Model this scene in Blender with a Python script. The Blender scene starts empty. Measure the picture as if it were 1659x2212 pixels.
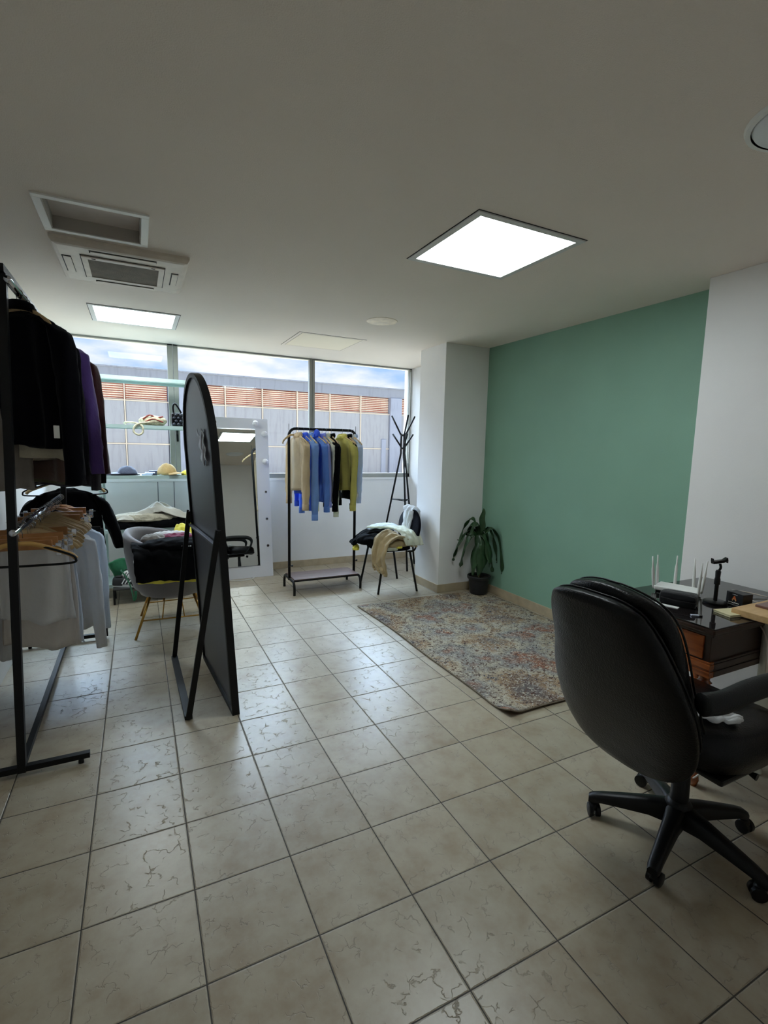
import bpy, bmesh, math, random
from mathutils import Vector, Matrix, noise
PI = math.pi
sc = bpy.context.scene
COL = sc.collection

# ------------------------------------------------------------------ camera
cam_d = bpy.data.cameras.new('camera'); cam = bpy.data.objects.new('camera', cam_d); COL.objects.link(cam)
YAW, PIT, ROL = 0.463175508, 0.129203161, 0.0217940829
cy, sy, cp, sp = math.cos(YAW), math.sin(YAW), math.cos(PIT), math.sin(PIT)
F = Vector((sy*cp, cy*cp, -sp)); Rt = Vector((cy, -sy, 0)); Up = Rt.cross(F)
R2 = math.cos(ROL)*Rt + math.sin(ROL)*Up; U2 = -math.sin(ROL)*Rt + math.cos(ROL)*Up
mw = Matrix((R2, U2, -F)).transposed().to_4x4(); mw.translation = Vector((-0.1179, -0.9506, 1.5013))
cam.matrix_world = mw
cam_d.sensor_fit = 'VERTICAL'; cam_d.sensor_height = 24.0; cam_d.lens = 1065.75/2212*24
cam_d.clip_start = 0.02; cam_d.clip_end = 200
sc.camera = cam

# ------------------------------------------------------------------ exposure and world
vs = sc.view_settings
vs.view_transform = 'Standard'; vs.look = 'None'; vs.gamma = 1.0; vs.exposure = 0.06
vs.use_curve_mapping = False
sc.cycles.use_denoising = True
sc.cycles.max_bounces = 12; sc.cycles.diffuse_bounces = 8; sc.cycles.glossy_bounces = 6; sc.cycles.transparent_max_bounces = 12
sc.cycles.sample_clamp_indirect = 12.0
SKY_HIGH = 30.0      # unseen sky well above the roof line, boosted to light the room
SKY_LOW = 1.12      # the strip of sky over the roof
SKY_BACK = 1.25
PANEL_EMIT = 20.0

w = bpy.data.worlds.new('sky'); sc.world = w; w.use_nodes = True
nt = w.node_tree; N = nt.nodes; L = nt.links; N.clear()
def nd(t, **k):
    n = N.new(t)
    for a, b in k.items(): setattr(n, a, b)
    return n
tc = nd('ShaderNodeTexCoord'); sep = nd('ShaderNodeSeparateXYZ'); L.new(tc.outputs['Generated'], sep.inputs[0])
mp = nd('ShaderNodeMapping'); mp.inputs['Scale'].default_value = (1.0, 1.0, 3.2); mp.inputs['Location'].default_value = (1.2, 0.35, 0.0)
L.new(tc.outputs['Generated'], mp.inputs[0])
nz = nd('ShaderNodeTexNoise'); nz.inputs['Scale'].default_value = 3.4; nz.inputs['Detail'].default_value = 7; nz.inputs['Roughness'].default_value = 0.55
L.new(mp.outputs[0], nz.inputs['Vector'])
cr = nd('ShaderNodeValToRGB'); cr.color_ramp.elements[0].position = 0.45; cr.color_ramp.elements[0].color = (0.42, 0.61, 1.0, 1)
cr.color_ramp.elements[1].position = 0.62; cr.color_ramp.elements[1].color = (1.05, 1.0, 1.06, 1)
L.new(nz.outputs['Fac'], cr.inputs[0])
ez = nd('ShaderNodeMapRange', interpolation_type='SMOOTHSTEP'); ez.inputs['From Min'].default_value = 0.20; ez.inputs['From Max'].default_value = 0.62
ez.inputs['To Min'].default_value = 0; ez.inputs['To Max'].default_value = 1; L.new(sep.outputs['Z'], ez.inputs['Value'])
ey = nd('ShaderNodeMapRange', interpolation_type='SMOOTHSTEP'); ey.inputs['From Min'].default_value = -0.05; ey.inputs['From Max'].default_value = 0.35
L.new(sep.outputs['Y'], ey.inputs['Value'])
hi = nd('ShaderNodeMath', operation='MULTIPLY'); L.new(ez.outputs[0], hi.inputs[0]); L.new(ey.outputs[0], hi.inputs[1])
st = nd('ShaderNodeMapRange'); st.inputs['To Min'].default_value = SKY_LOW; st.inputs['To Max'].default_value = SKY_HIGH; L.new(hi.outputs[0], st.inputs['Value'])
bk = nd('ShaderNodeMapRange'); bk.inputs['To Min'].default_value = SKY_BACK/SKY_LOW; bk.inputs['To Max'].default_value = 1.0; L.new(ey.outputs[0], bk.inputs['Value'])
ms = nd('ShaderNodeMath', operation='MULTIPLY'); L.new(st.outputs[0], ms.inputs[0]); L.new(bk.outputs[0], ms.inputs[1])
whiten = nd('ShaderNodeMix', data_type='RGBA'); L.new(hi.outputs[0], whiten.inputs[0]); L.new(cr.outputs[0], whiten.inputs[6]); whiten.inputs[7].default_value = (0.60, 0.77, 1.0, 1)
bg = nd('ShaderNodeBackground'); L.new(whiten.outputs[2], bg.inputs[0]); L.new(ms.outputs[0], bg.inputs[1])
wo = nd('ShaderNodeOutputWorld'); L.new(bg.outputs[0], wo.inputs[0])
w.cycles.sampling_method = 'MANUAL'; w.cycles.sample_map_resolution = 1024

# ------------------------------------------------------------------ materials
def s2l(c):
    return tuple(((v/255)/12.92 if v/255 <= 0.04045 else ((v/255+0.055)/1.055)**2.4) for v in c)
def mat(name, rgb, rough=0.6, metal=0.0, var=0.0, vscale=6.0, bump=0.0, bscale=60.0, sheen=0.0, coat=0.0, emit=0.0, spec=0.5):
    """rgb is albedo in 0..255 display values"""
    m = bpy.data.materials.new(name); m.use_nodes = True
    nt = m.node_tree; b = nt.nodes['Principled BSDF']
    c = s2l(rgb)
    b.inputs['Base Color'].default_value = (*c, 1); b.inputs['Roughness'].default_value = rough; b.inputs['Metallic'].default_value = metal
    b.inputs['Sheen Weight'].default_value = sheen; b.inputs['Coat Weight'].default_value = coat
    b.inputs['Specular IOR Level'].default_value = spec
    tc = nt.nodes.new('ShaderNodeTexCoord')
    if var > 0:
        n = nt.nodes.new('ShaderNodeTexNoise'); n.inputs['Scale'].default_value = vscale; n.inputs['Detail'].default_value = 4
        nt.links.new(tc.outputs['Object'], n.inputs['Vector'])
        r = nt.nodes.new('ShaderNodeValToRGB'); r.color_ramp.elements[0].position = 0.3; r.color_ramp.elements[1].position = 0.7
        r.color_ramp.elements[0].color = (*[x*(1-var) for x in c], 1); r.color_ramp.elements[1].color = (*[min(1, x*(1+var)) for x in c], 1)
        nt.links.new(n.outputs['Fac'], r.inputs[0]); nt.links.new(r.outputs[0], b.inputs['Base Color'])
    if bump > 0:
        n = nt.nodes.new('ShaderNodeTexNoise'); n.inputs['Scale'].default_value = bscale; n.inputs['Detail'].default_value = 3
        nt.links.new(tc.outputs['Object'], n.inputs['Vector'])
        u = nt.nodes.new('ShaderNodeBump'); u.inputs['Strength'].default_value = bump; u.inputs['Distance'].default_value = 0.01
        nt.links.new(n.outputs['Fac'], u.inputs['Height']); nt.links.new(u.outputs[0], b.inputs['Normal'])
    if emit > 0:
        b.inputs['Emission Color'].default_value = (*c, 1); b.inputs['Emission Strength'].default_value = emit
    return m
def cloth(name, rgb, var=0.12, bump=0.35, rough=0.9, sheen=0.25, thin=0.0):
    m = mat(name, rgb, rough, 0, var, 9, bump, 45, sheen, spec=(0.04 if sum(rgb) < 120 else 0.2))
    if thin:      # light fabric lets some daylight through
        nt = m.node_tree; t = nt.nodes.new('ShaderNodeBsdfTranslucent'); t.inputs[0].default_value = (*s2l(rgb), 1)
        x = nt.nodes.new('ShaderNodeMixShader'); x.inputs[0].default_value = thin; o = nt.nodes['Material Output']
        nt.links.new(nt.nodes['Principled BSDF'].outputs[0], x.inputs[1]); nt.links.new(t.outputs[0], x.inputs[2]); nt.links.new(x.outputs[0], o.inputs[0])
    return m

WALLW = mat('white_wall_paint', (232, 230, 228), 0.6, 0, 0.02, 3, 0.06, 180)
GREEN = mat('green_wall_paint', (128, 166, 145), 0.55, 0, 0.04, 2.5, 0.08, 150)
CEIL = mat('ceiling_plaster', (230, 220, 210), 0.85, 0, 0.02, 1.5, 0.25, 220)
BASE = mat('baseboard_tile', (176, 160, 134), 0.35, 0, 0.10, 14)
ALU = mat('window_aluminium', (150, 150, 142), 0.45, 0.35, 0.05, 8)
WHITEP = mat('white_plastic', (224, 224, 220), 0.45, 0, 0.02, 5)
ACP = mat('yellowed_plastic', (214, 203, 190), 0.5, 0, 0.08, 12)
DARKG = mat('dust_grey_filter', (118, 110, 98), 0.85, 0, 0.18, 14, 0.4, 200)
DARK = mat('dark_gap', (30, 30, 30), 0.8)
BLK = mat('black_powder_coat', (9, 9, 10), 0.5, 0.0, 0, 1, 0.05, 300, spec=0.3)
CHROME = mat('chrome', (205, 208, 215), 0.12, 1.0)
WIRE = mat('hook_wire', (150, 150, 152), 0.25, 1.0)
GOLD = mat('brass_leg', (176, 134, 66), 0.28, 0.9)
AQUA = mat('pale_aqua_metal', (188, 210, 206), 0.35, 0.1, 0.05, 20)
WOODH = mat('hanger_wood', (176, 122, 72), 0.45, 0, 0.18, 22)
WOODL = mat('pale_hanger_wood', (206, 178, 132), 0.45, 0, 0.12, 22)
GREYV = mat('grey_velvet', (112, 107, 110), 0.8, 0, 0.08, 7, 0.15, 250, 0.4)
LEATHER = mat('black_leather', (6, 6, 7), 0.30, 0, 0.05, 12, 0.20, 160, spec=0.25)
BLKPL = mat('black_plastic', (9, 9, 10), 0.38, 0, 0, 1, 0.1, 400, spec=0.3)
BACKMDF = mat('grey_backing_board', (88, 88, 94), 0.4, 0, 0.05, 2)
POT = mat('black_pot_plastic', (24, 24, 25), 0.55)
LEAF = mat('dark_green_leaf', (38, 66, 36), 0.35, 0, 0.35, 18)
STEM = mat('pale_cane', (128, 124, 84), 0.7, 0, 0.2, 30)
SOIL = mat('dark_soil', (40, 32, 26), 0.95, 0, 0.3, 60, 0.6, 90)
NAVY = cloth('navy_upholstery', (14, 15, 24), sheen=0.08)
C_BLACK = cloth('black_cloth', (9, 9, 11), 0.1, 0.3, sheen=0.04)
C_NAVY = cloth('midnight_cloth', (10, 10, 16), 0.1, 0.3, sheen=0.04)
C_PURP = cloth('purple_wool', (98, 74, 146))
C_MAR = cloth('maroon_wool', (66, 30, 34))
C_BRN = cloth('brown_wool', (84, 66, 60))
C_OLV = cloth('olive_cloth', (84, 84, 62))
C_FLC = cloth('beige_fleece', (176, 168, 148), 0.12, 0.9)
C_OFF = cloth('offwhite_knit', (226, 220, 214), 0.04, thin=0.3)
C_GREY = cloth('warm_grey_cloth', (120, 114, 108))
C_CHAR = cloth('charcoal_striped_cloth', (46, 42, 50))
C_WHT = cloth('white_cotton', (236, 236, 236), 0.04, thin=0.4)
C_WHT2 = cloth('cool_white_cotton', (226, 232, 240), 0.04, thin=0.4)
C_IVO = cloth('ivory_cotton', (234, 236, 220), 0.05, thin=0.4)
C_TAN = cloth('tan_cotton', (210, 184, 156), thin=0.3)
C_BGE = cloth('beige_linen', (222, 202, 168), thin=0.4)
C_ROY = cloth('royal_blue_cotton', (82, 122, 238), thin=0.4)
C_DEN = cloth('light_denim_cotton', (140, 178, 236), thin=0.35)
C_CHB = cloth('chambray_cotton', (112, 156, 236), thin=0.35)
C_LIL = cloth('periwinkle_cotton', (164, 174, 236), thin=0.4)
C_YEL = cloth('olive_yellow_cotton', (224, 214, 120), thin=0.35)
C_PBL = cloth('pale_blue_cotton', (206, 220, 244), thin=0.4)
C_KHK = cloth('khaki_twill', (168, 148, 112))
C_LEM = cloth('lemon_cotton', (226, 214, 84))
C_WINE = cloth('wine_cloth', (110, 24, 60))
C_GRN = cloth('green_canvas', (52, 118, 84))

def noderize(m):
    return m.node_tree, m.node_tree.nodes, m.node_tree.links

def floor_mat():
    m = bpy.data.materials.new('beige_stone_tiles'); m.use_nodes = True
    nt, N, L = noderize(m); b = N['Principled BSDF']
    def new(t, **k):
        n = N.new(t)
        for a, v in k.items(): setattr(n, a, v)
        return n
    def math_(op, a, b_=None, c=None):
        n = new('ShaderNodeMath', operation=op)
        for i, v in enumerate((a, b_, c)):
            if v is None: continue
            if isinstance(v, (int, float)): n.inputs[i].default_value = v
            else: L.new(v, n.inputs[i])
        return n.outputs[0]
    tc = new('ShaderNodeTexCoord'); s = new('ShaderNodeSeparateXYZ'); L.new(tc.outputs['Object'], s.inputs[0])
    gx = math_('DIVIDE', s.outputs[0], 0.33); gy = math_('DIVIDE', s.outputs[1], 0.33)
    fx = math_('FRACT', gx); fy = math_('FRACT', gy)
    dx = math_('MINIMUM', fx, math_('SUBTRACT', 1.0, fx)); dy = math_('MINIMUM', fy, math_('SUBTRACT', 1.0, fy))
    d = math_('MINIMUM', dx, dy)
    n0 = new('ShaderNodeTexNoise'); n0.inputs['Scale'].default_value = 60; n0.inputs['Detail'].default_value = 3; L.new(tc.outputs['Object'], n0.inputs['Vector'])
    dj = math_('ADD', d, math_('MULTIPLY', math_('SUBTRACT', n0.outputs['Fac'], 0.5), 0.022))
    grout = new('ShaderNodeMapRange'); grout.inputs['From Min'].default_value = 0.0048; grout.inputs['From Max'].default_value = 0.0075; L.new(d, grout.inputs['Value'])
    edge = new('ShaderNodeMapRange', interpolation_type='SMOOTHSTEP'); edge.inputs['From Min'].default_value = 0.006; edge.inputs['From Max'].default_value = 0.017; L.new(dj, edge.inputs['Value'])
    cid = new('ShaderNodeCombineXYZ'); L.new(math_('FLOOR', gx), cid.inputs[0]); L.new(math_('FLOOR', gy), cid.inputs[1])
    wn = new('ShaderNodeTexWhiteNoise', noise_dimensions='3D'); L.new(cid.outputs[0], wn.inputs['Vector'])
    # shift the pattern per tile
    off = new('ShaderNodeVectorMath', operation='SCALE'); L.new(wn.outputs['Color'], off.inputs[0]); off.inputs['Scale'].default_value = 7.0
    vec = new('ShaderNodeVectorMath', operation='ADD'); L.new(tc.outputs['Object'], vec.inputs[0]); L.new(off.outputs[0], vec.inputs[1])
    nA = new('ShaderNodeTexNoise'); nA.inputs['Scale'].default_value = 9; nA.inputs['Detail'].default_value = 7; nA.inputs['Roughness'].default_value = 0.62; L.new(vec.outputs[0], nA.inputs['Vector'])
    cr = new('ShaderNodeValToRGB'); e = cr.color_ramp.elements
    e[0].position = 0.30; e[0].color = (*s2l((153, 137, 115)), 1); e[1].position = 0.70; e[1].color = (*s2l((173, 163, 143)), 1)
    k = e.new(0.5); k.color = (*s2l((165, 153, 132)), 1)
    L.new(nA.outputs['Fac'], cr.inputs[0])
    hsv = new('ShaderNodeHueSaturation'); L.new(cr.outputs[0], hsv.inputs['Color'])
    vv = new('ShaderNodeMapRange'); vv.inputs['To Min'].default_value = 0.93; vv.inputs['To Max'].default_value = 1.05; L.new(wn.outputs['Value'], vv.inputs['Value']); L.new(vv.outputs[0], hsv.inputs['Value'])
    # fine crackle: a distorted cell edge kept only in patches
    nd_ = new('ShaderNodeTexNoise'); nd_.inputs['Scale'].default_value = 30; nd_.inputs['Detail'].default_value = 8; L.new(vec.outputs[0], nd_.inputs['Vector'])
    dsv = new('ShaderNodeVectorMath', operation='SCALE'); L.new(nd_.outputs['Color'], dsv.inputs[0]); dsv.inputs['Scale'].default_value = 0.075
    v2 = new('ShaderNodeVectorMath', operation='ADD'); L.new(vec.outputs[0], v2.inputs[0]); L.new(dsv.outputs[0], v2.inputs[1])
    vo = new('ShaderNodeTexVoronoi', feature='DISTANCE_TO_EDGE', voronoi_dimensions='2D'); vo.inputs['Scale'].default_value = 17; L.new(v2.outputs[0], vo.inputs['Vector'])
    nP = new('ShaderNodeTexNoise'); nP.inputs['Scale'].default_value = 19; nP.inputs['Detail'].default_value = 3; L.new(vec.outputs[0], nP.inputs['Vector'])
    patch = new('ShaderNodeMapRange'); patch.inputs['From Min'].default_value = 0.51; patch.inputs['From Max'].default_value = 0.58; L.new(nP.outputs['Fac'], patch.inputs['Value'])
    ln = new('ShaderNodeMapRange'); ln.inputs['From Min'].default_value = 0.0; ln.inputs['From Max'].default_value = 0.045; ln.inputs['To Min'].default_value = 1; ln.inputs['To Max'].default_value = 0; L.new(vo.outputs['Distance'], ln.inputs['Value'])
    crack = math_('MULTIPLY', ln.outputs[0], patch.outputs[0])
    mx = new('ShaderNodeMix', data_type='RGBA'); L.new(math_('MULTIPLY', crack, 0.34), mx.inputs[0]); L.new(hsv.outputs[0], mx.inputs[6]); mx.inputs[7].default_value = (*s2l((104, 94, 80)), 1)
    mg = new('ShaderNodeMix', data_type='RGBA'); L.new(grout.outputs[0], mg.inputs[0]); mg.inputs[6].default_value = (*s2l((58, 52, 44)), 1); L.new(mx.outputs[2], mg.inputs[7])
    L.new(mg.outputs[2], b.inputs['Base Color'])
    rr = new('ShaderNodeMapRange'); rr.inputs['To Min'].default_value = 0.75; rr.inputs['To Max'].default_value = 0.33; L.new(grout.outputs[0], rr.inputs['Value'])
    r2 = math_('ADD', rr.outputs[0], math_('MULTIPLY', crack, 0.2)); r3 = math_('ADD', r2, math_('MULTIPLY', math_('SUBTRACT', nA.outputs['Fac'], 0.5), 0.15)); L.new(r3, b.inputs['Roughness'])
    h = math_('SUBTRACT', edge.outputs[0], math_('MULTIPLY', crack, 0.55)); h = math_('ADD', h, math_('MULTIPLY', nA.outputs['Fac'], 0.35))
    bp = new('ShaderNodeBump'); bp.inputs['Strength'].default_value = 0.7; bp.inputs['Distance'].default_value = 0.0026; L.new(h, bp.inputs['Height']); L.new(bp.outputs[0], b.inputs['Normal'])
    return m
FLOORM = floor_mat()

def rug_mat():
    m = bpy.data.materials.new('faded_multicolour_rug'); m.use_nodes = True
    nt, N, L = noderize(m); b = N['Principled BSDF']; b.inputs['Roughness'].default_value = 0.95; b.inputs['Specular IOR Level'].default_value = 0.1
    tc = N.new('ShaderNodeTexCoord')
    def noise_(s, d=4, r=0.6, off=0.0, dist=0.0):
        mp = N.new('ShaderNodeMapping'); mp.inputs['Location'].default_value = (off, off*1.7, 0); L.new(tc.outputs['Object'], mp.inputs[0])
        n = N.new('ShaderNodeTexNoise'); n.inputs['Scale'].default_value = s; n.inputs['Detail'].default_value = d; n.inputs['Roughness'].default_value = r; n.inputs['Distortion'].default_value = dist
        L.new(mp.outputs[0], n.inputs['Vector']); return n.outputs['Fac']
    def ramp(f, stops):
        r = N.new('ShaderNodeValToRGB'); e = r.color_ramp.elements
        e[0].position, e[0].color = stops[0][0], (*s2l(stops[0][1]), 1); e[1].position, e[1].color = stops[-1][0], (*s2l(stops[-1][1]), 1)
        for p_, c_ in stops[1:-1]:
            q = e.new(p_); q.color = (*s2l(c_), 1)
        L.new(f, r.inputs[0]); return r.outputs[0]
    def mix(f, a, b_):
        x = N.new('ShaderNodeMix'); x.data_type = 'RGBA'; L.new(f, x.inputs[0]); L.new(a, x.inputs[6]); L.new(b_, x.inputs[7]); return x.outputs[2]
    def mr(f, a, b_):
        x = N.new('ShaderNodeMapRange'); x.inputs['From Min'].default_value = a; x.inputs['From Max'].default_value = b_; L.new(f, x.inputs['Value']); return x.outputs[0]
    base = ramp(noise_(2.6, 3, 0.5, 1.3), [(0.30, (104, 98, 96)), (0.42, (150, 124, 96)), (0.50, (176, 164, 142)), (0.58, (134, 132, 128)), (0.66, (146, 96, 72)), (0.75, (112, 108, 106))])
    dark = ramp(noise_(3.5, 2, 0.5, 4.0), [(0.3, (66, 62, 62)), (0.5, (88, 62, 50)), (0.7, (58, 64, 76))])
    light = ramp(noise_(4.5, 2, 0.5, 7.0), [(0.3, (196, 186, 164)), (0.7, (176, 172, 166))])
    c = mix(mr(noise_(38, 4, 0.7, 2, 1.2), 0.50, 0.58), base, dark)
    c = mix(mr(noise_(46, 4, 0.7, 9, 1.5), 0.53, 0.60), c, light)
    L.new(c, b.inputs['Base Color'])
    bp = N.new('ShaderNodeBump'); bp.inputs['Strength'].default_value = 0.9; bp.inputs['Distance'].default_value = 0.006; L.new(noise_(220, 2), bp.inputs['Height']); L.new(bp.outputs[0], b.inputs['Normal'])
    return m
RUGM = rug_mat()

def wood_mat(name, a, c, rough=0.35, axis=0, scale=3.0, coat=0.0):
    m = bpy.data.materials.new(name); m.use_nodes = True
    nt, N, L = noderize(m); b = N['Principled BSDF']; b.inputs['Roughness'].default_value = rough; b.inputs['Coat Weight'].default_value = coat
    tc = N.new('ShaderNodeTexCoord'); mp = N.new('ShaderNodeMapping'); s = [14, 14, 14]; s[axis] = 1.2; mp.inputs['Scale'].default_value = s
    L.new(tc.outputs['Object'], mp.inputs[0])
    n = N.new('ShaderNodeTexNoise'); n.inputs['Scale'].default_value = scale; n.inputs['Detail'].default_value = 6; n.inputs['Distortion'].default_value = 0.6; L.new(mp.outputs[0], n.inputs['Vector'])
    r = N.new('ShaderNodeValToRGB'); r.color_ramp.elements[0].position = 0.3; r.color_ramp.elements[1].position = 0.7
    r.color_ramp.elements[0].color = (*s2l(a), 1); r.color_ramp.elements[1].color = (*s2l(c), 1)
    L.new(n.outputs['Fac'], r.inputs[0]); L.new(r.outputs[0], b.inputs['Base Color']); return m
WALNUT = wood_mat('dark_walnut_shelf', (84, 62, 58), (122, 96, 90), 0.4, 0)
MAHOG = wood_mat('polished_mahogany', (112, 54, 24), (170, 92, 42), 0.25, 1, 3, 0.4)
MAHOGD = wood_mat('dark_mahogany', (34, 18, 12), (52, 28, 17), 0.3, 0, 3, 0.4)
BEECH = wood_mat('light_beech', (196, 158, 106), (214, 178, 128), 0.45, 0)

def facade_mat(name, rgb):
    m = mat(name, rgb, 0.8)
    nt, N, L = noderize(m); b = N['Principled BSDF']
    tc = N.new('ShaderNodeTexCoord'); mp = N.new('ShaderNodeMapping'); mp.inputs['Scale'].default_value = (9, 9, 0.9); L.new(tc.outputs['Object'], mp.inputs[0])
    n = N.new('ShaderNodeTexNoise'); n.inputs['Scale'].default_value = 1.4; n.inputs['Detail'].default_value = 6; n.inputs['Roughness'].default_value = 0.7; L.new(mp.outputs[0], n.inputs['Vector'])
    r = N.new('ShaderNodeValToRGB'); c = s2l(rgb)
    r.color_ramp.elements[0].position = 0.3; r.color_ramp.elements[0].color = (*[v*0.78 for v in c], 1); r.color_ramp.elements[1].position = 0.5; r.color_ramp.elements[1].color = (*c, 1)
    L.new(n.outputs['Fac'], r.inputs[0]); L.new(r.outputs[0], b.inputs['Base Color']); return m
FAC = facade_mat('grey_facade_panel', (172, 171, 176)); FACP = facade_mat('grey_concrete', (150, 152, 162)); FACC = facade_mat('pale_column', (166, 170, 186))
JOINT = mat('cream_joint', (226, 210, 190), 0.7); RUST = facade_mat('rust_red', (196, 90, 58)); SLAT = facade_mat('pale_slat', (238, 218, 200))

def glass_mat():
    m = bpy.data.materials.new('window_glass'); m.use_nodes = True
    nt, N, L = noderize(m); N.clear()
    tr = N.new('ShaderNodeBsdfTransparent'); tr.inputs[0].default_value = (0.94, 0.965, 0.955, 1)
    gl = N.new('ShaderNodeBsdfGlossy'); gl.inputs['Roughness'].default_value = 0.0
    fr = N.new('ShaderNodeFresnel'); fr.inputs[0].default_value = 1.22
    mx = N.new('ShaderNodeMixShader'); o = N.new('ShaderNodeOutputMaterial')
    L.new(fr.outputs[0], mx.inputs[0]); L.new(tr.outputs[0], mx.inputs[1]); L.new(gl.outputs[0], mx.inputs[2]); L.new(mx.outputs[0], o.inputs[0]); return m
GLASS = glass_mat()
MIRROR = mat('mirror_silver', (232, 236, 232), 0.01, 1.0)
SMOKE = mat('smoked_glass', (30, 26, 26), 0.04, 0, spec=0.9)

# ------------------------------------------------------------------ mesh helpers
def BM(): return bmesh.new()
def faces_ring(bm, r0, r1, close=True):
    n = len(r0)
    for i in range(n if close else n-1):
        j = (i+1) % n
        try: bm.faces.new((r0[i], r0[j], r1[j], r1[i]))
        except ValueError: pass
def loft(bm, rings, cap=True, close=True):
    R = [[bm.verts.new(p) for p in r] for r in rings]
    for a, b in zip(R, R[1:]): faces_ring(bm, a, b, close)
    if cap:
        for r in (R[0], R[-1]):
            try: bm.faces.new(r if r is R[-1] else r[::-1])
            except ValueError: pass
    return R
def box(bm, x0, x1, y0, y1, z0, z1, bev=0.0, M=None):
    t = BM(); bmesh.ops.create_cube(t, size=1)
    for v in t.verts: v.co = Vector(((x0+x1)/2+v.co.x*(x1-x0), (y0+y1)/2+v.co.y*(y1-y0), (z0+z1)/2+v.co.z*(z1-z0)))
    if bev: bmesh.ops.bevel(t, geom=list(t.edges), offset=bev, segments=2, affect='EDGES', profile=0.6)
    merge(bm, t, M)
def merge(bm, t, M=None):
    if M is not None: t.transform(M)
    me = bpy.data.meshes.new('tmp'); t.to_mesh(me); t.free(); bm.from_mesh(me); bpy.data.meshes.remove(me)
def frame_at(t, up=Vector((0, 0, 1))):
    t = t.normalized()
    if abs(t.dot(up)) > 0.99: up = Vector((1, 0, 0)) if abs(t.x) < 0.9 else Vector((0, 1, 0))
    s = t.cross(up).normalized(); u = s.cross(t).normalized(); return s, u
def tube(bm, pts, r, seg=10, cap=True, sx=1.0):
    pts = [Vector(p) for p in pts]; n = len(pts); rings = []
    s0 = None
    for i, p in enumerate(pts):
        t = (pts[min(i+1, n-1)]-pts[max(i-1, 0)])
        if s0 is None: s, u = frame_at(t)
        else:
            s = (s0 - t.normalized()*s0.dot(t.normalized()))
            s = s.normalized() if s.length > 1e-6 else frame_at(t)[0]
            u = s.cross(t.normalized()).normalized()
        s0 = s; rr = r[i] if isinstance(r, (list, tuple)) else r
        rings.append([p + s*math.cos(a)*rr*sx + u*math.sin(a)*rr for a in [2*PI*k/seg for k in range(seg)]])
    loft(bm, rings, cap)
def bar(bm, a, b, w_, h_, up=(0, 0, 1), bev=0.0015):
    a, b = Vector(a), Vector(b); t = (b-a).normalized(); s, u = frame_at(t, Vector(up))
    m = Matrix((s, t, u)).transposed().to_4x4(); m.translation = (a+b)/2
    l = (b-a).length
    box(bm, -w_/2, w_/2, -l/2, l/2, -h_/2, h_/2, bev, m)
def smooth_path(pts, n=8):
    P = [Vector(p) for p in pts]; out = []
    P = [P[0]*2-P[1]] + P + [P[-1]*2-P[-2]]
    for i in range(1, len(P)-2):
        for k in range(n):
            t = k/n; a, b, c, d = P[i-1:i+3]
            out.append(0.5*((2*b)+(-a+c)*t+(2*a-5*b+4*c-d)*t*t+(-a+3*b-3*c+d)*t**3))
    out.append(P[-2]); return out
def lathe(bm, prof, c=(0, 0, 0), seg=32, cap=True):
    c = Vector(c)
    loft(bm, [[c+Vector((r*math.cos(2*PI*k/seg), r*math.sin(2*PI*k/seg), z)) for k in range(seg)] for r, z in prof], cap)
def sheet(bm, f, nu, nv, th=0.003):
    """closed thin cloth from f(u,v); both faces and a rim"""
    G = [[Vector(f(i/nu, j/nv)) for j in range(nv+1)] for i in range(nu+1)]
    def nrm(i, j):
        a = G[min(i+1, nu)][j]-G[max(i-1, 0)][j]; b = G[i][min(j+1, nv)]-G[i][max(j-1, 0)]
        n = a.cross(b); return n.normalized() if n.length > 1e-9 else Vector((0, 0, 1))
    T = [[bm.verts.new(G[i][j]+nrm(i, j)*th/2) for j in range(nv+1)] for i in range(nu+1)]
    B = [[bm.verts.new(G[i][j]-nrm(i, j)*th/2) for j in range(nv+1)] for i in range(nu+1)]
    for i in range(nu):
        for j in range(nv):
            bm.faces.new((T[i][j], T[i+1][j], T[i+1][j+1], T[i][j+1])); bm.faces.new((B[i][j+1], B[i+1][j+1], B[i+1][j], B[i][j]))
    rim = [(i, 0) for i in range(nu+1)]+[(nu, j) for j in range(1, nv+1)]+[(i, nv) for i in range(nu-1, -1, -1)]+[(0, j) for j in range(nv-1, 0, -1)]
    for a, b in zip(rim, rim[1:]+rim[:1]):
        bm.faces.new((T[b[0]][b[1]], T[a[0]][a[1]], B[a[0]][a[1]], B[b[0]][b[1]]))
def poly_prism(bm, pts, h, M=None):
    """pts 2-D outline extruded by h along local z"""
    t = BM(); a = [t.verts.new((x, y, 0)) for x, y in pts]; b = [t.verts.new((x, y, h)) for x, y in pts]
    t.faces.new(a[::-1]); t.faces.new(b); faces_ring(t, a, b); merge(bm, t, M)
def ring_prism(bm, outer, inner, h, M=None):
    t = BM(); n = len(outer)
    A = [t.verts.new((x, y, 0)) for x, y in outer]; B = [t.verts.new((x, y, h)) for x, y in outer]
    C_ = [t.verts.new((x, y, 0)) for x, y in inner]; D = [t.verts.new((x, y, h)) for x, y in inner]
    for i in range(n):
        j = (i+1) % n
        t.faces.new((A[i], A[j], B[j], B[i])); t.faces.new((D[i], D[j], C_[j], C_[i])); t.faces.new((B[i], B[j], D[j], D[i])); t.faces.new((C_[i], C_[j], A[j], A[i]))
    merge(bm, t, M)
def crumple(bm, amp, freq, seed=0, aniso=(1, 1, 1)):
    bm.normal_update()
    o = Vector((seed*3.1, seed*1.7, seed*0.9)); q = []
    for v in bm.verts:
        p = Vector((v.co.x*aniso[0], v.co.y*aniso[1], v.co.z*aniso[2]))*freq+o
        n = noise.noise(p); n = (1-abs(n)*2.2)*0.6 + noise.noise(p*2.3)*0.4
        q.append(v.co+v.normal*n*amp)
    for v, c in zip(bm.verts, q): v.co = c
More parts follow.
